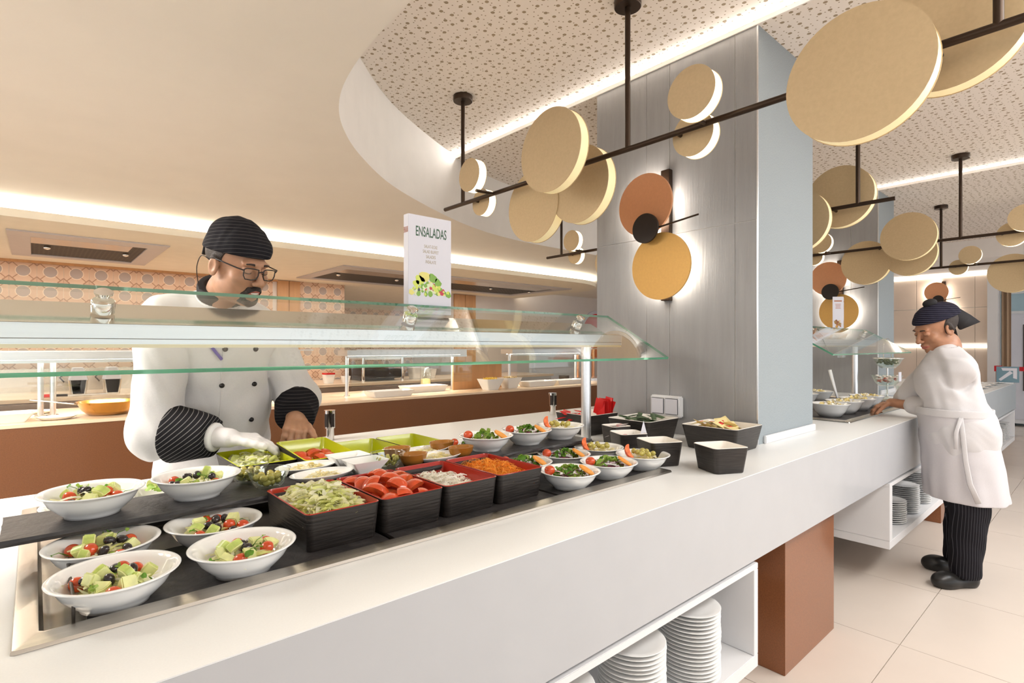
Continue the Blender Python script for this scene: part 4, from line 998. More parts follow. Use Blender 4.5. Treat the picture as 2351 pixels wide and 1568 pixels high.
# far end of the counter: crockery, arrow sign, queue barrier, fridge, curtain
random.seed(95)
for k in range(9):
    x, y = 7.0+.19*k, 1.0+.05*(k % 2)
    tag(place('plate', plate_me, (x, y, .9005)), 'white plate lying on the far counter, %s towards the end' % ORD[k+1], 'plate', 'plates on the far counter')
t = thing('arrow_sign', 'small blue grey sign with a white diagonal arrow on the far counter', 'sign', (8.6, .89, .9005))
blu = mat('blue_grey_sign', (.16,.27,.33), .5)
MB().box(8.59, 8.60, .79, .99, .915, 1.10).build('sign_plate', blu, parent=t); MB().box(8.57, 8.62, .84, .96, .9005, .915).build('sign_base', W['shelf_white'], parent=t)
ar = MB(); 
def P2(u, v): return (8.5885, .99-.20*u, .915+.185*v)
ar.add([P2(.10,.18),P2(.20,.08),P2(.735,.60),P2(.60,.735)], [(3,2,1,0)]); ar.add([P2(.22,.91),P2(.91,.91),P2(.91,.74),P2(.28,.74)], [(0,1,2,3)]); ar.add([P2(.74,.739),P2(.91,.739),P2(.91,.22),P2(.74,.28)], [(0,1,2,3)])
ar.build('arrow', W['sheet'], parent=t)
t = thing('queue_barrier', 'queue barrier with a red belt behind the far counter', 'barrier', (10.4, 1.177, 0)); red = mat('red_belt', (.55,.01,.02), .6)
MB().cyl((10.4,1.177,0),(10.4,1.177,1.06),.03,16).build('barrier_post', W['leg_brown'], parent=t, smooth=True)
MB().box(10.36, 10.44, 1.137, 1.217, .98, 1.06).build('belt_head', red, parent=t); MB().box(10.395,10.405,-1.6,1.137,.99,1.05).build('belt', red, parent=t)
MB().lathe([(0,0),(.16,0),(.16,.02),(.04,.04)], 28, (10.4,1.177,0)).build('barrier_base', W['leg_brown'], parent=t, smooth=.7)
t = thing('fridge', 'tall white upright fridge by the far window', 'fridge', (12.6, 1.1, 0))
MB().box(12.3, 12.95, .72, 1.31, .05, 1.93).build('cabinet', W['shelf_white'], parent=t, bevel=.01)
MB().box(12.27, 12.30, 1.02, 1.30, .12, 1.88).build('door', W['sheet'], parent=t, bevel=.006); MB().box(12.255, 12.27, 1.06, 1.08, .6, 1.7).build('door_handle', W['dark_steel'], parent=t)
MB().box(12.27, 12.30, .73, 1.01, .12, 1.88).build('door', W['sheet'], parent=t, bevel=.006)
MB().box(12.32,12.92,.75,.79,0,.05).box(12.32,12.92,1.23,1.27,0,.05).build('foot', W['dark_steel'], parent=t)
cu_ = MB(); ring0 = [(11.15+.03*math.sin(i*1.3), 1.115+.0115*i, 0.02) for i in range(11)]
cu_.loft([ring0 + [(x+.01, y, z) for x, y, z in ring0[::-1]], [(x, y, 2.44) for x, y, z in ring0] + [(x+.01, y, 2.44) for x, y, z in ring0[::-1]]])
tag(cu_.build('curtain', mat('brown_curtain', (.42,.29,.19), .8), smooth='all'), 'brown curtain hanging beside the far window', 'curtain')
# ---------------------------------------------------------------- back counter of the kitchen
cedge = mat('warm_wood_top', (.82,.64,.46), .25, var=.08, vscale=4, stretch=(.4,6,6), coat=.2)
bc = thing('kitchen_counter', 'long brown serving counter behind the chef', 'counter', (2, 4.1, 0))
MB().box(-2.5, 5.9, 4.1, 4.14, 0, .896).build('front_panel', W['brown'], parent=bc)
MB().box(-2.5, 5.9, 4.095, 4.98, .88, .90).build('serving_top', cedge, parent=bc, bevel=.002)
MB().box(-2.5, 5.9, 4.94, 4.98, 0, .88).build('rear_panel', W['brown'], parent=bc)
rb = thing('rear_bench', 'steel work bench along the tiled kitchen wall', 'bench', (2, 6.5, 0))
MB().box(-2.5, 6.2, 6.0, 6.96, .87, .90).build('bench_top', cedge, parent=rb, bevel=.002); MB().box(-2.5, 6.2, 6.05, 6.09, 0, .87).build('bench_front', W['steel'], parent=rb)
MB().box(-2.5, 2.2, 6.93, 6.955, .90, 1.12).build('splash_back', W['steel'], parent=rb)
# serving gantries with heat strips
def gantry(x0, x1, posts, lab):
    t = thing('heat_gantry', lab, 'gantry', ((x0+x1)/2, 4.5, .90))
    MB().box(x0, x1, 4.42, 4.62, 1.256, 1.306).build('beam', W['steel_light'], parent=t, bevel=.003)
    MB().box(x0+.05, x1-.05, 4.46, 4.58, 1.250, 1.2555).build('heat_strip', W['heat'], parent=t)
    MB().box(x0, x1, 4.42, 4.425, 1.236, 1.2555).build('beam_lip', W['steel_light'], parent=t)
    for x in posts:
        MB().cyl((x,4.52,.9005),(x,4.52,1.2555),.016,16).build('post', W['steel_light'], parent=t, smooth=True)
        MB().lathe([(.03,.9005),(.03,.905),(.018,.908)], 20, (x,4.52,0)).build('post_foot', W['chrome'], parent=t, smooth=True)
    MB().box(x0, x1, 4.335, 4.343, .99, 1.25).build('glass_screen', W['glass'], parent=t)
    MB().box(x0-.02, x1+.02, 4.20, 4.45, 1.3065, 1.3145).build('glass_shelf', W['glass'], parent=t)
    MB().box(x0-.02, x1+.02, 4.1985, 4.2005, 1.3065, 1.3145).build('glass_shelf_edge', W['shelf_white'], parent=t)
gantry(-1.2, 1.62, (-.9, .03, .09, 1.55), 'heated serving gantry at the left behind the chef')
gantry(2.02, 3.30, (2.06, 3.19), 'heated serving gantry in the middle behind the salad trays')
gantry(3.92, 5.12, (3.96, 5.06), 'heated serving gantry at the right beside the pillar')
# dishes on it
def tray(x0, x1, y0, y1, h, lab, m=None, tp=.86, z=.9005, name='serving_tray', cat='tray', grp=None):
    w, d, cx, cy = x1-x0, y1-y0, (x0+x1)/2, (y0+y1)/2; R = lambda s, zz, e=0: rrect(w*s-e, d*s-e, .012, 4, cx, cy, zz)
    return tag(MB().loft([R(tp,z), R(1,z+h-.003), R(1.01,z+h), R(1,z+h,.02), R(tp,z+.008,.02)]).build(name, m or W['porcelain'], smooth=.8), lab, cat, grp)
tray(2.15, 2.56, 4.20, 4.40, .05, 'long white serving tray under the middle gantry')
tray(2.62, 3.06, 4.40, 4.62, .06, 'white serving tray behind the other under the gantry')
tray(3.98, 4.42, 4.22, 4.42, .055, 'white serving tray at the foot of the right gantry')
tray(4.46, 4.92, 4.24, 4.44, .05, 'farther white serving tray near the pillar')
tray(-.55, .0, 4.20, 4.45, .05, 'white tray at the left edge of the kitchen counter')
tray(3.36, 3.58, 4.16, 4.34, .11, 'tapered white bowl of sweetcorn beside the copper panel', tp=.6, name='corn_bowl', cat='bowl')
tray(3.66, 3.87, 4.20, 4.38, .11, 'tapered white bowl of chickpeas beside the right gantry', tp=.6, name='corn_bowl', cat='bowl')
corn = [mat('sweetcorn', (.85,.58,.08), .4), mat('chickpea', (.75,.58,.30), .5)]
for x, y, mi, lab in ((3.47, 4.25, 0, 'yellow sweetcorn heaped in the tapered bowl'), (3.765, 4.29, 1, 'chickpeas heaped in the tapered bowl')):
    b = MB(); b.mi = 0; mound(b, x, y, .15, .12, .99, lambda u, v: .035*max(0,1-(u*u+v*v)), 8, 0, True)
    for _ in range(60): b.ball((x+random.uniform(-.06,.06), y+random.uniform(-.05,.05), 1.008+random.uniform(0,.012)), .007, seg=6, rg=4)
    tag(b.build('kernels', corn[mi], smooth='all'), lab, 'vegetables', kind='stuff')
tag(MB().box(3.16, 3.80, 4.46, 4.48, .9005, 1.15).build('menu_divider', W['wood_door'], bevel=.002), 'upright copper coloured panel on the kitchen counter', 'panel')
# golden pan, plates, steel pans and utensils on the left
gold = mat('golden_enamel', (.55,.27,.05), .2, .7, coat=.3)
t = thing('frying_pan', 'golden paella pan standing under the left gantry', 'pan', (.36, 4.36, .9005))
MB().lathe([(0,.9005),(.10,.9005),(.135,.93),(.165,.985),(.168,.988),(.162,.984),(.13,.934),(.098,.905),(0,.905)], 36, (.36,4.36,0)).build('pan_body', gold, parent=t, smooth='all')
MB().tube([(.20,4.34,.975),(.05,4.40,1.0),(-.02,4.43,1.01)], [.008,.007,.008], 8, .5).build('pan_handle', W['steel_light'], parent=t, smooth='all')
for x, y, lab in ((.10,4.25,'front'),(.02,4.70,'rear')):
    tag(dish(pl_prof, x, y, .9005, 1.1, .8, W['porcelain'], 'oval_plate', 'x'), lab + ' white oval plate beside the golden pan', 'plate')
st = W['steel']
for x, lab in ((.30,'left'), (.55,'right')):
    t = thing('steel_insert', lab + ' steel food container with its lid on the rear bench', 'container', (x, 6.35, .9005))
    R = lambda w, zz: rrect(w, .20, .01, 4, x, 6.35, zz)
    MB().loft([R(.11,.9005), R(.14,1.03), R(.15,1.033), R(.13,1.033), R(.10,.91)]).build('container_body', st, parent=t, smooth=.8)
    MB().loft([R(.135,1.034), R(.08,1.14), R(.07,1.145)]).build('raised_lid', W['sheet'], parent=t)
    MB().tube([(x-.10,6.25,1.02),(x-.13,6.25,1.06),(x-.10,6.26,1.09)], .006, 8).build('handle', W['dark_steel'], parent=t, smooth='all')
t = thing('spatula', 'kitchen spatula with a red and black handle on the rear bench', 'spatula', (.2, 6.12, .9005))
MB().cyl((.04,6.12,.915),(.10,6.12,.915),.014,12).build('grip', sr, parent=t, smooth=True); MB().cyl((.10,6.12,.915),(.22,6.12,.913),.011,12).build('grip_sleeve', W['black_face'], parent=t, smooth=True)
MB().box(.22,.50,6.10,6.14,.9085,.9125).build('blade', W['steel_light'], parent=t)
# equipment in the pass and on the bench at the middle
t = thing('conveyor_toaster', 'dark conveyor toaster with chrome columns on the rear bench', 'toaster', (3.35, 6.4, .9005))
MB().box(3.08, 3.60, 6.25, 6.75, .93, 1.05).build('toaster_body', W['black_face'], parent=t, bevel=.01)
MB().box(3.08, 3.60, 6.25, 6.75, 1.17, 1.28).build('toaster_head', W['steel_light'], parent=t, bevel=.01)
for x in (3.06, 3.61):
    MB().cyl((x,6.24,.9005),(x,6.24,1.30),.02,14).build('column', W['chrome'], parent=t, smooth=True)
MB().box(3.12, 3.56, 6.26, 6.30, 1.08, 1.10).build('red_rack', sr, parent=t); MB().box(3.10,3.58,6.4,6.7,.9005,.93).build('foot', W['dark_steel'], parent=t)
for i, (x, y, s, lab) in enumerate(((2.62,6.25,.13,'white box with a red lid on the rear bench'),(2.82,6.22,.10,'small white cup on the rear bench'),(3.85,6.3,.20,'white basin beside the toaster'),(4.10,6.35,.16,'white jar farther along the rear bench'))):
    R = lambda q, zz: rrect(s*q, s*q, s*.2, 4, x, y, zz)
    tag(MB().loft([R(.75,.9005), R(1,.9005+s*.8), R(.95,.9005+s*.8), R(.7,.91)]).build('kitchen_tub', W['porcelain'], smooth=.8), lab, 'tub')
    if i == 0: tag(MB().loft([R(.97,.9010+s*.8), R(.97,.9005+s*.8+.02)]).build('tub_lid', sr), 'red lid on the white box of the rear bench', 'lid')
pasta_j = thing('pasta_jar', 'glass jar of yellow pasta beside the copper panel', 'jar', (3.02, 4.55, .9005))
MB().lathe([(0,.906),(.05,.906),(.05,1.0),(0,1.01)], 20, (3.05,4.80,0)).build('pasta', F_['cheese'][0], parent=pasta_j, smooth=.8)
MB().lathe([(.0,.9005),(.056,.9005),(.056,1.12),(.05,1.13)], 24, (3.05,4.80,0)).build('jar', W['glass'], parent=pasta_j, smooth=.8)
# copper heat lamps and the round white machine at the right
t = thing('copper_warmer', 'copper tube warmer beside the pillar on the kitchen counter', 'warmer', (5.35, 4.6, .9005)); cop = mat('copper_tube', (.72,.36,.20), .2, .9)
for x in (5.22, 5.40, 5.52): MB().cyl((x,4.62,.9405),(x,4.62,1.30),.02,14).build('copper_tube', cop, parent=t, smooth=True)
MB().lathe([(.0,.9005),(.16,.9005),(.16,.93),(.13,.94),(0,.94)], 28, (5.42,4.62,0)).build('warmer_base', W['steel_light'], parent=t, smooth=.7)
MB().box(5.14, 5.23, 4.78, 4.88, .9005, .96).build('control_box', W['dark_steel'], parent=t)
t = thing('round_sign', 'round white sign with a red ring on the kitchen wall', 'sign', (8.35, 6.99, 1.2))
Mx = Matrix.Rotation(PI/2, 4, 'X')
MB().lathe([(0,0),(.50,0),(.50,.02),(0,.02)], 40, (8.45, 6.999, 1.55), M=Mx).build('sign_disc', W['sheet'], parent=t); MB().lathe([(.34,.0205),(.44,.0205),(.44,.023),(.34,.023)], 40, (8.45, 6.999, 1.55), M=Mx).build('red_ring', sr, parent=t)
# door-like lit window in the grey wall
d_ = MB().box(6.6, 8.0, 6.93, 6.995, 0, 1.30); door_1 = tag(d_.build('door_1', W['shelf_white']), kind='structure')
MB().box(6.66, 6.74, 6.90, 6.93, .9, 1.25).build('door_bar', W['shelf_white'], parent=door_1)

# ---------------------------------------------------------------- extractor vents in the hood
def vent_mat():
    m = mat('perforated_filter', (.10,.085,.07), .6, 0); nt = m.node_tree; N = nt.nodes; L = nt.links; b = N['Principled BSDF']
    tc = N.new('ShaderNodeTexCoord'); br = N.new('ShaderNodeTexBrick'); br.inputs['Scale'].default_value = 8; br.inputs['Color1'].default_value = (.012,.010,.008,1); br.inputs['Color2'].default_value = (.012,.010,.008,1)
    br.inputs['Mortar'].default_value = (.075,.062,.05,1); br.inputs['Mortar Size'].default_value = .05
    L.new(tc.outputs['Object'], br.inputs['Vector']); L.new(br.outputs['Color'], b.inputs['Base Color']); return m
vm = vent_mat(); vf = mat('grey_satin_steel', (.58,.55,.55), .45, .3)
def vent(x0, x1, y0, y1, lab):
    t = thing('extractor_vent', lab, 'vent', ((x0+x1)/2, (y0+y1)/2, 2.05)); f = .13; zb = 2.158
    for a in ((x0,x1,y0,y0+f*1.6), (x0,x1,y1-f,y1), (x0,x0+f,y0+f*1.6,y1-f), (x1-f,x1,y0+f*1.6,y1-f)):
        MB().box(a[0], a[1], a[2], a[3], zb, 2.1695).build('frame_side', vf, parent=t, bevel=.002)
    xa, xb, ya, yb = x0+f, x1-f, y0+f*1.6, y1-f
    MB().box(xa, xb, ya, yb, 2.1665, 2.1698).build('filter', vm, parent=t)
    ym = (ya+yb)/2
    MB().add([(xa,ya,zb),(xb-.1,ya,zb),(xb-.1,ya+.3*(yb-ya),zb),(xa,ya+.3*(yb-ya),zb),(xa,ya,zb+.008),(xb-.1,ya,zb+.008),(xb-.1,ya+.3*(yb-ya),zb+.008),(xa,ya+.3*(yb-ya),zb+.008)],
             [(3,2,1,0),(4,5,6,7),(0,1,5,4),(1,2,6,5),(2,3,7,6),(3,0,4,7)]).build('baffle', W['steel'], parent=t)
    n = max(2, int((xb-xa)/.55))
    for i in range(n):
        x = xa + .1 + (xb-xa-.2)*i/(n-1); MB().lathe([(0,-.03),(.02,-.024),(.026,-.012),(.02,0)], 16, (x, ym-.05, 2.166)).build('knob', W['chrome'], parent=t, smooth='all')
vent(-.15, .84, 5.2, 6.58, 'square steel extractor vent in the hood at the left')
vent(2.36, 5.80, 5.25, 6.58, 'long steel extractor vent in the hood behind the menu sign')
MB().box(-7, 2.27, 6.97, 7.0, 2.145, 2.17).build('hood_moulding', W['wood_door'], parent=hood_o)
# ---------------------------------------------------------------- people: implicit surfaces meshed once (surface nets)
A32 = lambda v: np.asarray(v, dtype=np.float32)
def d_cap(P, a, b, ra, rb=None):
    rb = ra if rb is None else rb; a, b = A32(a), A32(b); ab = b - a; q = P - a
    t = np.clip((q @ ab) / max(float(ab @ ab), 1e-9), 0, 1)
    return np.sqrt(((q - t[..., None]*ab)**2).sum(-1)) - (ra + (rb-ra)*t)
def d_ell(P, c, r, R=None):
    q = P - A32(c)
    if R is not None: q = q @ A32(R)
    r = A32(r); k0 = np.sqrt(((q/r)**2).sum(-1)); k1 = np.sqrt(((q/(r*r))**2).sum(-1)) + 1e-9
    return k0*(k0-1)/k1
def smin(a, b, k): 
    h = np.clip(.5 + .5*(b-a)/k, 0, 1); return b*(1-h) + a*h - k*h*(1-h)
def smax(a, b, k): return -smin(-a, -b, k)
def union(ds, k):
    d = ds[0]
    for e in ds[1:]: d = smin(d, e, k)
    return d
def surfnet(f, lo, hi, h):
    lo, hi = np.array(lo, float), np.array(hi, float); n = np.ceil((hi-lo)/h).astype(int) + 1
    ax = [(lo[i] + h*np.arange(n[i])).astype(np.float32) for i in range(3)]
    V = np.empty(tuple(n), np.float32)
    for i in range(0, n[0], 16):
        G = np.stack(np.meshgrid(ax[0][i:i+16], ax[1], ax[2], indexing='ij'), -1); V[i:i+16] = f(G)
    S = V < 0
    c = lambda dx, dy, dz: (slice(dx, n[0]-1+dx), slice(dy, n[1]-1+dy), slice(dz, n[2]-1+dz))
    corners = [(dx,dy,dz) for dx in (0,1) for dy in (0,1) for dz in (0,1)]
    cnt = sum(S[c(*q)].astype(np.int8) for q in corners); M = (cnt > 0) & (cnt < 8)
    I = np.argwhere(M); idx = -np.ones(M.shape, np.int64); idx[M] = np.arange(len(I))
    acc = np.zeros((len(I), 3)); num = np.zeros(len(I))
    for q in corners:
        for a in range(3):
            if q[a]: continue
            q2 = list(q); q2[a] = 1
            v0 = V[I[:,0]+q[0], I[:,1]+q[1], I[:,2]+q[2]]; v1 = V[I[:,0]+q2[0], I[:,1]+q2[1], I[:,2]+q2[2]]
            m = (v0 < 0) != (v1 < 0); t = np.where(m, v0/(v0-v1+1e-12), 0)
            p = np.tile(np.array(q, float), (len(I),1)); p[:,a] += t; acc += p*m[:,None]; num += m
    verts = lo + h*(I + acc/np.maximum(num,1)[:,None]); faces = []
    for a in range(3):
        b, d = (a+1) % 3, (a+2) % 3
        sl0 = [slice(None)]*3; sl1 = [slice(None)]*3; sl0[a] = slice(0, n[a]-1); sl1[a] = slice(1, n[a])
        X = S[tuple(sl0)] != S[tuple(sl1)]; E = np.argwhere(X)
        E = E[(E[:,b] > 0) & (E[:,d] > 0) & (E[:,b] < n[b]-1) & (E[:,d] < n[d]-1)]
        def g(db, dd): q = E.copy(); q[:,b] += db; q[:,d] += dd; return idx[q[:,0], q[:,1], q[:,2]]
        Q = np.stack([g(-1,-1), g(0,-1), g(0,0), g(-1,0)], 1)
        fl = ~S[tuple(E.T)] if False else ~S[E[:,0], E[:,1], E[:,2]]
        Q[fl] = Q[fl][:, ::-1]; faces.append(Q)
    return verts, np.concatenate(faces)
def sdf_obj(name, f, lo, hi, h, m, parent, extra=None):
    parts = [(f, lo, hi, h)] + (extra or []); vs = []; fs = []; o_ = 0
    for ff, l, u, hh in parts:
        v, q = surfnet(ff, l, u, hh); vs.append(v); fs.append(q + o_); o_ += len(v)
    off = np.array(org(parent)); me = bpy.data.meshes.new(name)
    me.from_pydata((np.concatenate(vs)-off).tolist(), [], np.concatenate(fs).tolist()); me.materials.append(m)
    me.polygons.foreach_set('use_smooth', [True]*len(me.polygons)); me.update()
    return place(name, me, (0,0,0), parent=parent)
def basis(fwd, roll=0):
    f = Vector(fwd).normalized(); x = f.cross(Vector((0,0,1))).normalized(); u = x.cross(f)     # x = viewer's left of the face = person's right... x is person's right
    M = Matrix((x, f, u)).transposed()
    if roll: M = M @ Matrix.Rotation(roll, 3, 'Y')
    return M
class Head:
    """face along +y, person's right along +x, up +z; eye level is z = 0"""
    def __init__(s, c, fwd, sc=1.0, roll=0, female=False):
        s.c = Vector(c); s.R = basis(fwd, roll); s.sc = sc; s.fem = female; s.Rn = np.array(s.R, dtype=np.float32); s.cn = A32(c)
    def loc(s, P): return ((P - s.cn) @ s.Rn)/s.sc
    def w(s, p): return s.c + s.R @ (Vector(p)*s.sc)
    def face(s, q):
        E = d_ell; fm = s.fem
        cran = E(q, (0,-.018,.036), (.075,.096,.084)); jaw = E(q, (0,.018,-.045), (.056 if fm else .061,.068,.074))
        d = smin(cran, jaw, .03)
        d = smin(d, E(q, (0,.062,-.100), (.022 if fm else .028,.020,.017)), .025)
        for sx in (-1, 1):
            d = smin(d, E(q, (sx*.040,.055,-.030), (.026,.024,.022)), .02)
            d = smin(d, E(q, (sx*.046,.012,-.070), (.018,.040,.030)), .025)
        d = smin(d, E(q, (0,.076,.020), (.050,.014,.010)), .018)
        for sx in (-1, 1): d = smax(d, -E(q, (sx*.031,.099,.000), (.019,.016,.012)), .012)
        for sx in (-1, 1): d = smin(d, E(q, (sx*.031,.0745,-.002), (.0145,.0125,.0105)), .004)
        d = smin(d, d_cap(q, (0,.084,.006), (0,.106,-.034), .0075, .0115), .010)
        for sx in (-1, 1): d = smin(d, E(q, (sx*.0125,.097,-.038), (.008,.010,.0075)), .006)
        for sx in (-1, 1): d = smax(d, -E(q, (sx*.006,.1035,-.0455), (.0032,.005,.003)), .002)
        d = smin(d, E(q, (0,.084,-.064), (.024,.010,.007)), .008)
        d = smin(d, E(q, (0,.081,-.077), (.020,.011,.0075)), .008)
        d = smax(d, -d_cap(np.stack([q[...,0], q[...,1], q[...,2]-6.0*q[...,0]**2], -1), (-.023,.094,-.0705), (.023,.094,-.0705), .0050 if not fm else .0026), .003)
        for sx in (-1, 1):
            ear = E(q, (sx*.079,-.010,-.010), (.0095,.019,.031)); ear = smax(ear, -E(q, (sx*.088,-.006,-.008), (.007,.010,.017)), .006)
            d = smin(d, ear, .008)
        return d
    def neck(s, q): return d_cap(q, (0,-.022,-.05), (0,-.045,-.12), .045 if s.fem else .050)
    def f(s, P, neck_to=None, rn=.050):
        q = s.loc(P); d = smin(s.face(q), s.neck(q), .012)*s.sc
        if neck_to is not None: d = smin(d, d_cap(P, s.w((0,-.045,-.09)), neck_to, rn, rn*1.1), .015)
        return d
def hand_caps(Wp, D, N, side, curl, sc=1.0, thumb=(.6,.7,.25), tcurl=.3, spread=.06):
    """capsules of a hand: wrist point, finger direction, palm normal, thumb side"""
    Wp, D, N = Vector(Wp), Vector(D).normalized(), Vector(N); N = (N - D*N.dot(D)).normalized(); S = D.cross(N)*side
    caps = []; offs = (.030,.010,-.010,-.029); lens = (.070,.079,.073,.057)
    for i in range(4):
        k = Wp + (D*.088 - D*.006*abs(i-1) + S*offs[i])*sc; caps.append((Wp + S*offs[i]*.55*sc, k, .014*sc, .0115*sc))
        dr = (D + S*spread*(1.5-i)).normalized(); p = k; r = .0098*sc
        for j, fr in enumerate((.45,.31,.24)):
            c = curl[i] if isinstance(curl[i], (int, float)) else curl[i][j]
            dr = (dr*math.cos(c) + N*math.sin(c)).normalized(); N2 = N
            e = p + dr*lens[i]*fr*sc; caps.append((p, e, r, r*.92)); p = e; r *= .92
    p = Wp + (D*.022 + S*.026)*sc; dr = (D*thumb[0] + S*thumb[1] + N*thumb[2]).normalized()
    caps.append((Wp + D*.01*sc, p, .015*sc, .014*sc)); r = .0125*sc
    for L in (.040,.032,.026):
        e = p + dr*L*sc; caps.append((p, e, r, r*.92)); p = e; r *= .92; dr = (dr*math.cos(tcurl) + (D*.5+N*.5)*math.sin(tcurl)).normalized()
    return caps
def f_caps(caps, k=.006):
    def f(P): return union([d_cap(P, a, b, ra, rb) for a, b, ra, rb in caps], k)
    return f
def bounds(caps, pad=.02):
    a = np.array([list(c[0]) for c in caps] + [list(c[1]) for c in caps]); r = max(max(c[2], c[3]) for c in caps) + pad
    return a.min(0)-r, a.max(0)+r
def folds(P, amp, seed=0, fr=1.0):
    """soft cloth creases"""
    x, y, z = P[...,0]*fr, P[...,1]*fr, P[...,2]*fr; s = seed
    a = np.sin(31*x+17*z+9*np.sin(11*y+s)+s)*np.sin(13*z-19*y+s*2); b = np.sin(47*z+23*x-15*y+6*np.sin(14*x+2*s)+s)
    return amp*(.6*a + .4*b*np.abs(b))
skin_m = mat('warm_skin', (.44,.235,.14), .48, var=.10, vscale=35, sss=.15, bump=.08, bscale=220)
skin_w = mat('tan_skin', (.40,.195,.11), .46, var=.10, vscale=35, sss=.15, bump=.08, bscale=220)
lip_m = mat('lip_skin', (.45,.14,.10), .4); hair_m = mat('dark_hair', (.028,.017,.012), .55, var=.4, vscale=160, bump=.6, bscale=380)
cloth_w = mat('white_cotton_darkened', (.59,.57,.575), .85, var=.02, vscale=200, bump=.12, bscale=420, sheen=.2)  # same cotton as the chef's, darkened for the strong light on the cook
cloth_c = mat('white_cotton_lightened', (.84,.82,.815), .85, var=.02, vscale=200, bump=.12, bscale=420, sheen=.2)  # same cotton, lightened to make up for weak light on the chef
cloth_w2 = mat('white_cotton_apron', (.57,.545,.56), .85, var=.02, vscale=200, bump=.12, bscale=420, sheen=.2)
pin_h = stripes('black_pinstripe_cap', (.014,.013,.016), (.075,.07,.068), .0115, .0014, 'z')
pin_c = stripes('black_pinstripe_cuff', (.014,.013,.015), (.26,.25,.24), .0115, .0014, 'z', M=(0, .75, .35))
pin_t = stripes('black_pinstripe_trousers', (.012,.011,.014), (.075,.075,.085), .012, .0014, 'x', M=(0,0,-2.094))
pin_p = stripes('navy_pinstripe_cap', (.013,.012,.022), (.10,.095,.14), .0115, .0014, 'z')
black_c = mat('black_cloth', (.014,.012,.013), .8, bump=.1, bscale=300); btn = mat('black_button', (.012,.010,.012), .3)
shoe_m = mat('black_leather', (.016,.015,.014), .35, var=.3, vscale=20); glove_m = mat('white_glove', (.78,.75,.75), .6, bump=.15, bscale=120)
frame_m = mat('dark_glasses_frame', (.02,.014,.012), .3); teeth_m = mat('teeth', (.80,.76,.68), .3); lens_m = glass_mat('spectacle_lens', (.96,.95,.92))

def limb_f(pts, k=.03):
    return lambda P: union([d_cap(P, a, b, ra, rb) for (a, ra), (b, rb) in zip(pts[:-1], pts[1:])], k)
def face_bits(H, pr, hairm, smile=False):
    """lash lines, brows, lips and, for a smile, teeth"""
    hs = H.sc
    def box(lo, hi):
        c = [H.w((x,y,z)) for x in (lo[0],hi[0]) for y in (lo[1],hi[1]) for z in (lo[2],hi[2])]; a = np.array([list(v) for v in c]); return a.min(0), a.max(0)
    for sx in (-1, 1):
        lo, hi = box((sx*.031-.024,.05,.0),(sx*.031+.024,.11,.040))
        def fb(P, sx=sx):
            q = H.loc(P); t = np.abs(q[...,0]); c = np.stack([q[...,0], q[...,1]*0, q[...,2]-.0225+(t-.030)**2*9.0], -1)
            return np.maximum(H.face(q)-.0016, np.maximum(d_cap(c, (sx*.015,0,-.001), (sx*.046,0,-.001), .0036, .0018), np.abs(q[...,0]-sx*.030)-.0135))*hs
        sdf_obj('eyebrow', fb, lo, hi, .0014, hairm, pr)
        lo, hi = box((sx*.031-.022,.05,-.022),(sx*.031+.022,.11,.010))
        def fl(P, sx=sx):
            q = H.loc(P); c = np.stack([q[...,0], q[...,1]*0, q[...,2]+.0085-(q[...,0]-sx*.031)**2*14.0], -1)
            return np.maximum(H.face(q)-.0010, np.maximum(d_cap(c, (sx*.019,0,0), (sx*.042,0,0), .0014, .0010), np.abs(q[...,0]-sx*.031)-.0125))*hs
        sdf_obj('eyelashes', fl, lo, hi, .001, hairm, pr)
    lo, hi = box((-.032,.06,-.092),(.032,.115,-.050))
    def lips(P):
        q = H.loc(P); c = np.stack([q[...,0], q[...,1]*0, q[...,2]+.0705-6.0*q[...,0]**2], -1)
        return np.maximum(H.face(q)-.0007, d_ell(c, (0,0,-.0005), (.025,.5,.0095)))*hs
    sdf_obj('lips', lips, lo, hi, .0015, lip_m, pr)
    if smile:
        def tf(P):
            q = H.loc(P); c = np.stack([q[...,0], q[...,1], q[...,2]+.0700-6.0*q[...,0]**2], -1)
            return np.maximum(np.maximum(d_ell(c, (0,.079,0), (.020,.0150,.0046)), H.face(q)-.004), -.5)*hs
        sdf_obj('teeth', tf, lo, hi, .001, teeth_m, pr)
    return box

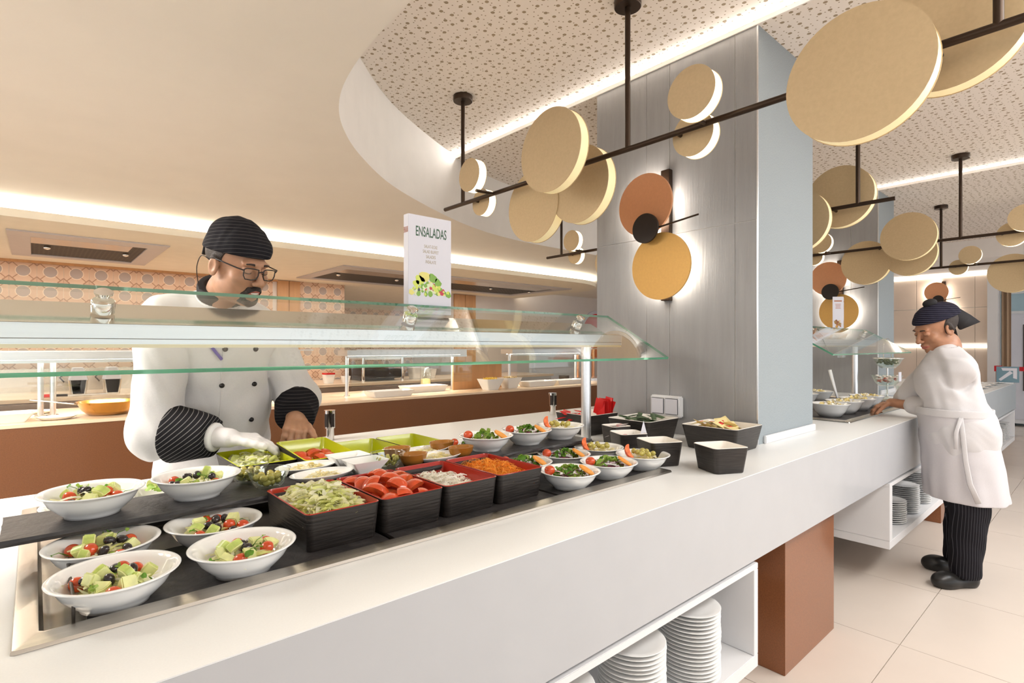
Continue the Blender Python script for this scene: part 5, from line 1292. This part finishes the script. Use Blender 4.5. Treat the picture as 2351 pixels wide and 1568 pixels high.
# ---- the chef behind the salad bar
def chef():
    pr = thing('person', 'chef in white jacket, black cap and glasses bending over the trays', 'person', (.52, 2.36, 0))
    H = Head((.505, 1.935, 1.608), (.43, -.86, -.30), 1.04, roll=.07)
    nb = Vector((.488, 2.060, 1.488))
    RS, RE, RW = Vector((.318,2.09,1.415)), Vector((.298,2.075,1.06)), Vector((.470,1.905,1.045))
    LS, LE, LW = Vector((.665,2.15,1.385)), Vector((.772,2.14,1.14)), Vector((.722,2.020,1.080))
    torso = lambda P: union([d_ell(P, (.495,2.15,1.34), (.175,.115,.15)), d_ell(P, (.515,2.20,1.16), (.165,.12,.17)), d_ell(P, (.52,2.30,.98), (.17,.11,.17)),
                             d_cap(P, RS, LS, .065), d_cap(P, nb+Vector((0,.02,-.05)), (.40,2.11,1.435), .055, .05), d_cap(P, nb+Vector((0,.02,-.05)), (.58,2.13,1.42), .055, .05)], .06)
    legs = lambda P: union([d_cap(P, (.44,2.34,.90), (.42,2.34,.48), .085, .062), d_cap(P, (.42,2.34,.48), (.42,2.37,.10), .06, .042), d_cap(P, (.60,2.34,.90), (.62,2.34,.48), .085, .062), d_cap(P, (.62,2.34,.48), (.62,2.37,.10), .06, .042)], .04)
    # right hand (gloved) holds the near end of the tray, left thumb over its rear rim
    rh = hand_caps(RW, (.93,-.26,-.13), (-.1,.15,-1), -1, (.30,.35,.42,.5), 1.0, (.75,.55,-.05), .10)
    lh = hand_caps(LW, (-.30,-.80,-.45), (-.05,.45,-.85), 1, ((.75,1.1,.6),(.8,1.1,.6),(.85,1.1,.6),(.9,1.1,.6)), 1.05, (.85,.35,-.15), .2)
    arms = [(RS,RE,.052,.043), (RE,RW,.043,.029), (LS,LE,.052,.043), (LE,LW,.043,.029)]
    # body: head and neck fine, hands fine, the rest coarse, one mesh object
    hc = np.array(H.c); fh = lambda P: H.f(P, nb)
    fbody = lambda P: smin(smin(torso(P)+.02, legs(P), .04), f_caps(arms, .02)(P), .02)
    lo_l, hi_l = bounds(lh)
    sdf_obj('body', fh, hc-np.array((.15,.15,.24)), hc+np.array((.15,.17,.15)), .0028, skin_m, pr,
            extra=[(lambda P: smin(f_caps(lh)(P), d_cap(P, LE, LW, .043, .029), .015), np.minimum(lo_l, np.array(LW)-.08), np.maximum(hi_l, np.array(LW)+.05), .0024),
                   (lambda P: smax(fbody(P), -( .0*P[...,0] + 1), .001), (.15,1.80,.04), (.92,2.48,1.46), .009)])
    lo_r, hi_r = bounds(rh)
    gl = lambda P: smin(f_caps(rh, .007)(P)-.0016, d_cap(P, RW+(RE-RW).normalized()*.035, RW, .033, .031), .012)
    sdf_obj('glove', gl, np.minimum(lo_r, np.array(RW)-.08), np.maximum(hi_r, np.array(RW)+.04), .0026, glove_m, pr)
    def jacket(P):
        t = torso(P) - .022
        skirt = d_cap(P, (.515,2.29,1.0), (.515,2.33,.80), .165, .175); skirt = np.maximum(skirt, -(P[...,2]-.80))
        t = smin(t, skirt, .05)
        sl = union([d_cap(P, RS, RE, .076, .076), d_cap(P, RE, RE+(RW-RE)*.40, .074, .062)], .04)
        sr_ = union([d_cap(P, LS, LE, .074, .074), d_cap(P, LE, LE+(LW-LE)*.60, .074, .066)], .04)
        t = t + .014*(np.exp(-(sl/.016)**2) + np.exp(-(sr_/.016)**2))*np.clip((1.36-P[...,2])/.06, 0, 1)
        d = np.minimum(np.minimum(t, sl), sr_) + folds(P, .0045, 1.3) + folds(P, .006, 5.1, .45)
        return smax(d, -d_cap(P, nb+Vector((0,-.01,-.03)), nb+Vector((0,-.04,.2)), .070, .085), .008)
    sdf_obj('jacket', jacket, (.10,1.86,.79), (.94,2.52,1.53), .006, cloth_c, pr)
    # apron band below the jacket
    sdf_obj('apron', lambda P: np.maximum(np.maximum(d_ell(P, (.515,2.335,.80), (.195,.155,.62)) + folds(P,.003,4), P[...,2]-1.0), P[...,1]-2.36), (.29,2.15,.34), (.74,2.37,1.01), .008, cloth_w2, pr)
    sdf_obj('trousers', lambda P: np.maximum(legs(P)-.018, P[...,2]-.9), (.30,2.22,.06), (.74,2.47,.92), .009, pin_t, pr)
    for x in (.42, .62):
        sh = MB(); sh.ball((x,2.33,.045), .05, .135, .05, 16, 10); sh.box(x-.045,x+.045,2.21,2.45,0,.02); sh.build('shoe', shoe_m, parent=pr, smooth='all')
    # stand-up collar and black neckerchief
    kdir = (H.w((0,-.055,-.06)) - nb).normalized()
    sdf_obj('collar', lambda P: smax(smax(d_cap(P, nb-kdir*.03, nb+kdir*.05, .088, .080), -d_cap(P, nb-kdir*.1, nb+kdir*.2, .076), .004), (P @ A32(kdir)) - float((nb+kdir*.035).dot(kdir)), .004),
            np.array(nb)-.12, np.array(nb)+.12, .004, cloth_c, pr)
    sdf_obj('neckerchief', lambda P: smax(smax(d_cap(P, nb-kdir*.02, nb+kdir*.12, .080, .076) + folds(P,.002,2,2), -d_cap(P, nb-kdir*.1, nb+kdir*.3, .050), .004), (P @ A32(kdir)) - float((nb+kdir*.075).dot(kdir)), .006),
            np.array(nb)-.12, np.array(nb)+.15, .004, black_c, pr)
    # striped turned-back cuffs
    def cuff(a, b, r0, r1, nm):
        a, b = Vector(a), Vector(b); d = (b-a).normalized()
        f = lambda P: smax(smax(d_cap(P, a-d*.03, b+d*.04, r0, r1)+folds(P,.0025,nm), float(a.dot(d)) - P @ A32(d), .006), (P @ A32(d)) - float(b.dot(d)), .006)
        c = [a, b]; q = np.array([list(v) for v in c]); return f, q.min(0)-max(r0,r1)-.02, q.max(0)+max(r0,r1)+.02
    RD = (RW-RE).normalized(); LD = (LW-LE).normalized()
    f, l, u = cuff(RE+RD*.062, RW-RD*.055, .102, .056, 5); sdf_obj('cuff', f, l, u, .0045, pin_c, pr)
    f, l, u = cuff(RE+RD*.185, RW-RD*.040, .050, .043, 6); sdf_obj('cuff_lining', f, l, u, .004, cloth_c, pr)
    f, l, u = cuff(LE+LD*.050, LW+LD*.005, .084, .064, 7); sdf_obj('cuff', f, l, u, .0045, pin_h, pr)
    # buttons sit on the jacket front
    for x, z in ((.482,1.205),(.590,1.205),(.484,1.075),(.588,1.075),(.484,1.33),(.585,1.33)):
        y = 1.85
        for i in range(400):
            if jacket(A32([[x,y,z]]))[0] < .001: break
            y += .001
        MB().lathe([(0,-.006),(.006,-.005),(.0085,-.002),(.0085,.002),(0,.003)], 16, (x,y-.001,z), M=Matrix.Rotation(-PI/2, 4, 'X')).build('button', btn, parent=pr, smooth='all')
    def surf(x, z):
        y = 1.85
        for i in range(500):
            if jacket(A32([[x,y,z]]))[0] < .0005: break
            y += .001
        return y
    MB().tube([(.478+.004*i/10, surf(.478, 1.36-.042*i)-.0005, 1.36-.042*i) for i in range(11)], .0016, 6).build('front_seam', cloth_c, parent=pr, smooth='all')
    pen = MB(); pen.cyl((.445, surf(.445,1.33)-.006, 1.335), (.475, surf(.475,1.29)-.006, 1.295), .005, 10); pen.build('pen', mat('violet_pen', (.12,.08,.42), .3), parent=pr, smooth=True)
    # cap: hugs the skull above the brim, soft crown pulled back
    def capf(P):
        q = H.loc(P); hd = smin(d_ell(q, (0,-.018,.036), (.080,.101,.088)), d_ell(q, (0,-.022,.088), (.066,.075,.055)), .03)
        hd = smin(hd, d_ell(q, (0,.035,.066), (.064,.050,.036)), .03)
        brim = q[...,2] - (.040 + .06*(q[...,1]-.08)*.55)
        return smax(hd - .006 + folds(q,.0018,3,2), -brim, .004)*H.sc
    sdf_obj('cap', capf, hc-np.array((.16,.16,.05)), hc+np.array((.16,.18,.22)), .0035, pin_h, pr)
    MB().tube([H.w(p) for p in ((.0,-.118,.05),(.015,-.135,.03),(.02,-.135,.0))], [.012,.016,.010], 8, .45).build('cap_tie', black_c, parent=pr, smooth='all')
    # hair at the temples
    def hairf(P):
        q = H.loc(P); return smax(smax(H.face(q)-.003, d_ell(q, (0,-.03,.03), (.10,.085,.040)), .003), -(d_ell(q, (0,.06,-.0), (.2,.055,.06))), .003)*H.sc
    sdf_obj('hair', hairf, hc-.14, hc+.14, .0035, hair_m, pr)
    bx = face_bits(H, pr, hair_m, True)
    def must(P):
        q = H.loc(P); ax = np.abs(q[...,0]); c = np.stack([ax, q[...,1]*0, q[...,2]], -1)
        m = union([d_cap(c, (0,0,-.0535), (.020,0,-.0575), .0058, .0060), d_cap(c, (.020,0,-.0575), (.030,0,-.075), .0060, .0045), d_cap(c, (.030,0,-.075), (.026,0,-.098), .0045, .006), d_cap(c, (.026,0,-.098), (0,0,-.108), .0085, .011)], .004)
        return np.maximum(H.face(q)-.0030, m)*H.sc
    lo, hi = bx((-.05,.03,-.13),(.05,.12,-.045)); sdf_obj('beard', must, lo, hi, .002, hair_m, pr)
    # spectacles
    def lens(sx):
        return [H.w((sx*.034+ .0245*cx, .101-.006*abs(cx)*(1 if cx*sx>0 else 0), -.006+.017*cz)) for cx, cz in ((-1,.85),(-.2,1),(.7,1),(1,.75),(1,-.3),(.75,-.95),(.0,-1.05),(-.75,-.9),(-1,-.2))]
    for sx in (-1, 1):
        L_ = lens(sx); MB().tube(L_ + [L_[0]], .0019, 8).build('glasses_rim', frame_m, parent=pr, smooth='all')
        MB().add(L_, [tuple(range(len(L_)))]).build('lens', lens_m, parent=pr)
        MB().tube([H.w((sx*.0585,.097,.004)), H.w((sx*.076,.085,.008)), H.w((sx*.082,.0,.014)), H.w((sx*.081,-.022,.004))], .0022, 8).build('glasses_temple', frame_m, parent=pr, smooth='all')
    MB().tube([H.w((-.010,.101,.000)), H.w((0,.1045,.004)), H.w((.010,.101,.000))], .002, 8).build('glasses_bridge', frame_m, parent=pr, smooth='all')
    MB().tube(crom([H.w(p) for p in ((.082,-.024,.004),(.084,-.06,.01),(.075,-.085,-.03),(.065,-.085,-.075),(.06,-.075,-.105))], 5), .0015, 6).build('glasses_cord', frame_m, parent=pr, smooth='all')
chef()

# ---- the cook reaching into the far well
def cook():
    pr = thing('person', 'cook in white tunic and apron with dark cap reaching across the counter', 'person', (3.98, .64, 0))
    H = Head((3.985, .730, 1.444), (-.68, .62, -.36), 1.13, roll=-.03, female=True)
    F = Vector((-.5,.866,0)); Lf = Vector((-.866,-.5,0)); C0 = Vector((3.985,.63,0))
    at = lambda l, f, z: C0 + Lf*l + F*f + Vector((0,0,z))
    nb = at(0,.050,1.285)
    LS, LE, LW = at(.150,.040,1.215), Vector((3.965,.735,.975)), Vector((4.05,.965,.985))
    RS, RE, RW = at(-.150,.050,1.215), at(-.20,.16,1.03), Vector((4.17,.965,.985))
    Rb = np.array(Matrix((Lf, F, Vector((0,0,1)))).transposed())
    torso = lambda P: union([d_ell(P, at(0,.045,1.17), (.150,.110,.13), Rb), d_ell(P, at(0,.100,1.13), (.135,.080,.08), Rb), d_ell(P, at(0,.03,1.02), (.155,.130,.14), Rb), d_ell(P, at(0,-.01,.86), (.180,.145,.17), Rb), d_cap(P, RS, LS, .05), d_cap(P, nb, at(.07,.03,1.235), .045), d_cap(P, nb, at(-.07,.03,1.235), .045)], .05)
    fl, fr_ = Vector((3.87,.60,0)), Vector((4.10,.665,0))
    legs = lambda P: union([d_cap(P, at(.08,-.03,.84), fl+Vector((.02,-.04,.45)), .085, .066), d_cap(P, fl+Vector((.02,-.04,.45)), fl+Vector((.02,-.02,.09)), .066, .052), d_cap(P, at(-.08,-.03,.84), fr_+Vector((.02,-.04,.45)), .085, .066), d_cap(P, fr_+Vector((.02,-.04,.45)), fr_+Vector((.02,-.02,.09)), .066, .052)], .04)
    lh = hand_caps(LW, (-.25,.90,-.36), (.1,-.3,-1), 1, (.55,.55,.55,.6), .95, (.75,.55,.3), .25)
    rh = hand_caps(RW, (-.35,.90,-.25), (-.1,-.2,-1), -1, (.45,.5,.55,.6), .95, (.75,.55,.3), .25)
    hc = np.array(H.c); arms = [(LS,LE,.05,.042),(LE,LW,.040,.027),(RS,RE,.05,.042),(RE,RW,.040,.027)]
    def handf(h, E, W_): return lambda P: smin(f_caps(h)(P), d_cap(P, E, W_, .040, .026), .012)
    l1, h1 = bounds(lh); l2, h2 = bounds(rh)
    l1 = np.minimum(l1, np.minimum(np.array(LE), np.array(LW))-.05); h1 = np.maximum(h1, np.maximum(np.array(LE), np.array(LW))+.05)
    l2 = np.minimum(l2, np.array(RW)-.10); h2 = np.maximum(h2, np.array(RW)+.06)
    fbody = lambda P: smin(smin(torso(P)+.02, legs(P), .04), f_caps(arms, .02)(P)+.004, .02)
    sdf_obj('body', lambda P: H.f(P, nb, .050), hc-np.array((.15,.15,.22)), hc+np.array((.15,.16,.15)), .003, skin_w, pr,
            extra=[(handf(lh, LE, LW), l1, h1, .0028), (handf(rh, RE, RW), l2, h2, .0028), (fbody, (3.55,.25,.04), (4.4,.95,1.33), .010)])
    def tunic(P):
        t = torso(P) - .022; hem = np.maximum(d_ell(P, at(0,-.005,.82), (.215,.175,.22), Rb), .70-P[...,2]); t = smin(t, hem, .05)
        sl = union([d_cap(P, LS, LE, .072, .070), d_cap(P, LE, LE+(LW-LE)*.42, .068, .058)], .03); s2 = union([d_cap(P, RS, RE, .072, .070), d_cap(P, RE, RE+(RW-RE)*.45, .068, .056)], .03)
        t = t + .016*np.exp(-(sl/.016)**2)*np.clip((1.20-P[...,2])/.06, 0, 1)
        d = np.minimum(np.minimum(t, sl), s2) + folds(P, .004, 2.1) + folds(P, .007, 6.1, .5)
        return smax(d, -d_cap(P, nb, nb+Vector((-.03,.04,.2)), .056, .075), .008)
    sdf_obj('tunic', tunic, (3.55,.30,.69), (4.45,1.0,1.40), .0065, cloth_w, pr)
    k2 = (H.w((0,-.03,-.12)) - nb).normalized()
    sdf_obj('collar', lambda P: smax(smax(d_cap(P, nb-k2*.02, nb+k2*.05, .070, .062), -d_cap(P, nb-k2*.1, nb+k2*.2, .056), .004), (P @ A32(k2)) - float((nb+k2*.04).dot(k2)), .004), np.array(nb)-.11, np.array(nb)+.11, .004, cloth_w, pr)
    def apron(P):
        z = P[...,2]; g = np.clip((.98-z)/.55, 0, 1); q = P.copy(); q = q - A32((C0.x, C0.y, 0)); u = q @ A32(Lf); v = q @ A32(F)
        r = np.sqrt((u/(.188+.035*g))**2 + ((v-.015+.060*g)/(.163+.020*g))**2); d = (r-1)*.19 + folds(P,.005,7,.6) + .004*np.sin(11*np.arctan2(u, v))*g
        d = np.maximum(np.abs(d)-.0075, np.maximum(z-.985, .475-z)); return d
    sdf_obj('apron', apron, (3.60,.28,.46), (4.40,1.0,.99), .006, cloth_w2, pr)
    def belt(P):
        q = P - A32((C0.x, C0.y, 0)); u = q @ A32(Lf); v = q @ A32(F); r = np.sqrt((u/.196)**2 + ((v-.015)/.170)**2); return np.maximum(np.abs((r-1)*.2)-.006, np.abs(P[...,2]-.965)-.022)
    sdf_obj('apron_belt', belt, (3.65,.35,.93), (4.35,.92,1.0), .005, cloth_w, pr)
    s0 = at(.205,.06,.95)
    MB().tube([s0, at(.215,.055,.85), at(.232,.05,.72), at(.243,.035,.60), at(.252,.0,.50)], [.010,.012,.012,.013,.014], 8, .25).build('apron_string', cloth_w, parent=pr, smooth='all')
    MB().tube([s0, at(.212,.085,.87), at(.222,.09,.78)], [.009,.010,.008], 8, .25).build('apron_string', cloth_w, parent=pr, smooth='all')
    sdf_obj('trousers', lambda P: np.maximum(np.maximum(legs(P)-.020+folds(P,.006,3,.8), P[...,2]-.80), .055-P[...,2]), (3.66,.42,.05), (4.32,.86,.82), .008, pin_t, pr)
    for p, d in ((fl, Vector((-.80,.60,0))), (fr_, Vector((-.48,.88,0)))):
        d.normalize(); s_ = Vector((-d.y, d.x, 0)); M = np.array(Matrix((s_, d, Vector((0,0,1)))).transposed())
        toe = p + d*.085; heel = p - d*.055
        f = lambda P, toe=toe, heel=heel, M=M: np.maximum(union([d_ell(P, toe+Vector((0,0,.035)), (.052,.075,.05), M), d_ell(P, heel+Vector((0,0,.045)), (.040,.055,.06), M), d_cap(P, heel+Vector((0,0,.03)), toe+Vector((0,0,.025)), .042)], .02), .001-P[...,2])
        c = np.array((p.x,p.y,0)); sdf_obj('shoe', f, c+np.array((-.22,-.22,-.01)), c+np.array((.22,.22,.13)), .005, shoe_m, pr)
    def capf(P):
        q = H.loc(P); hd = smin(d_ell(q, (0,-.018,.036), (.081,.103,.088)), d_ell(q, (0,-.075,.055), (.060,.052,.050)), .03)
        brim = q[...,2] - (.046 + .10*(q[...,1]+.02)*.25); return smax(hd - .006 + folds(q,.0016,5,2), -brim, .004)*H.sc
    sdf_obj('cap', capf, hc-np.array((.17,.17,.06)), hc+np.array((.17,.17,.17)), .0038, pin_p, pr)
    sdf_obj('hair_bun', lambda P: d_ell(H.loc(P), (0,-.02,.135), (.032,.032,.022))*H.sc, hc-np.array((.1,.1,0)), hc+np.array((.1,.1,.2)), .004, black_c, pr)
    tail = [H.w(p) for p in ((.0,-.105,.075),(.0,-.15,.06),(-.005,-.195,.0),(-.01,-.225,-.05))]; t2 = [H.w(p) for p in ((-.0,-.108,-.005),(.0,-.12,-.03),(0,-.12,-.045),(0,-.125,-.055))]
    b = MB(); b.add(tail + t2 + [v + H.R @ Vector((.012,0,0)) for v in tail + t2], [(0,1,5,4),(1,2,6,5),(2,3,7,6),(12,13,9,8),(13,14,10,9),(14,15,11,10),(0,8,9,1),(1,9,10,2),(2,10,11,3),(3,11,15,7),(4,5,13,12),(5,6,14,13),(6,7,15,14),(0,4,12,8)])
    b.build('cap_tail', black_c, parent=pr, smooth='all')
    MB().tube([H.w((.02,-.105,-.01)), H.w((.03,-.115,-.05)), H.w((.03,-.11,-.095))], [.008,.009,.010], 8, .4).build('cap_tie', black_c, parent=pr, smooth='all')
    def hairf(P):
        q = H.loc(P); return smax(smax(H.face(q)-.004, d_ell(q, (0,-.045,.01), (.10,.072,.07)), .003), -d_ell(q, (0,.07,-.01), (.2,.07,.08)), .003)*H.sc
    sdf_obj('hair', hairf, hc-.14, hc+.14, .004, hair_m, pr)
    face_bits(H, pr, hair_m)
cook()
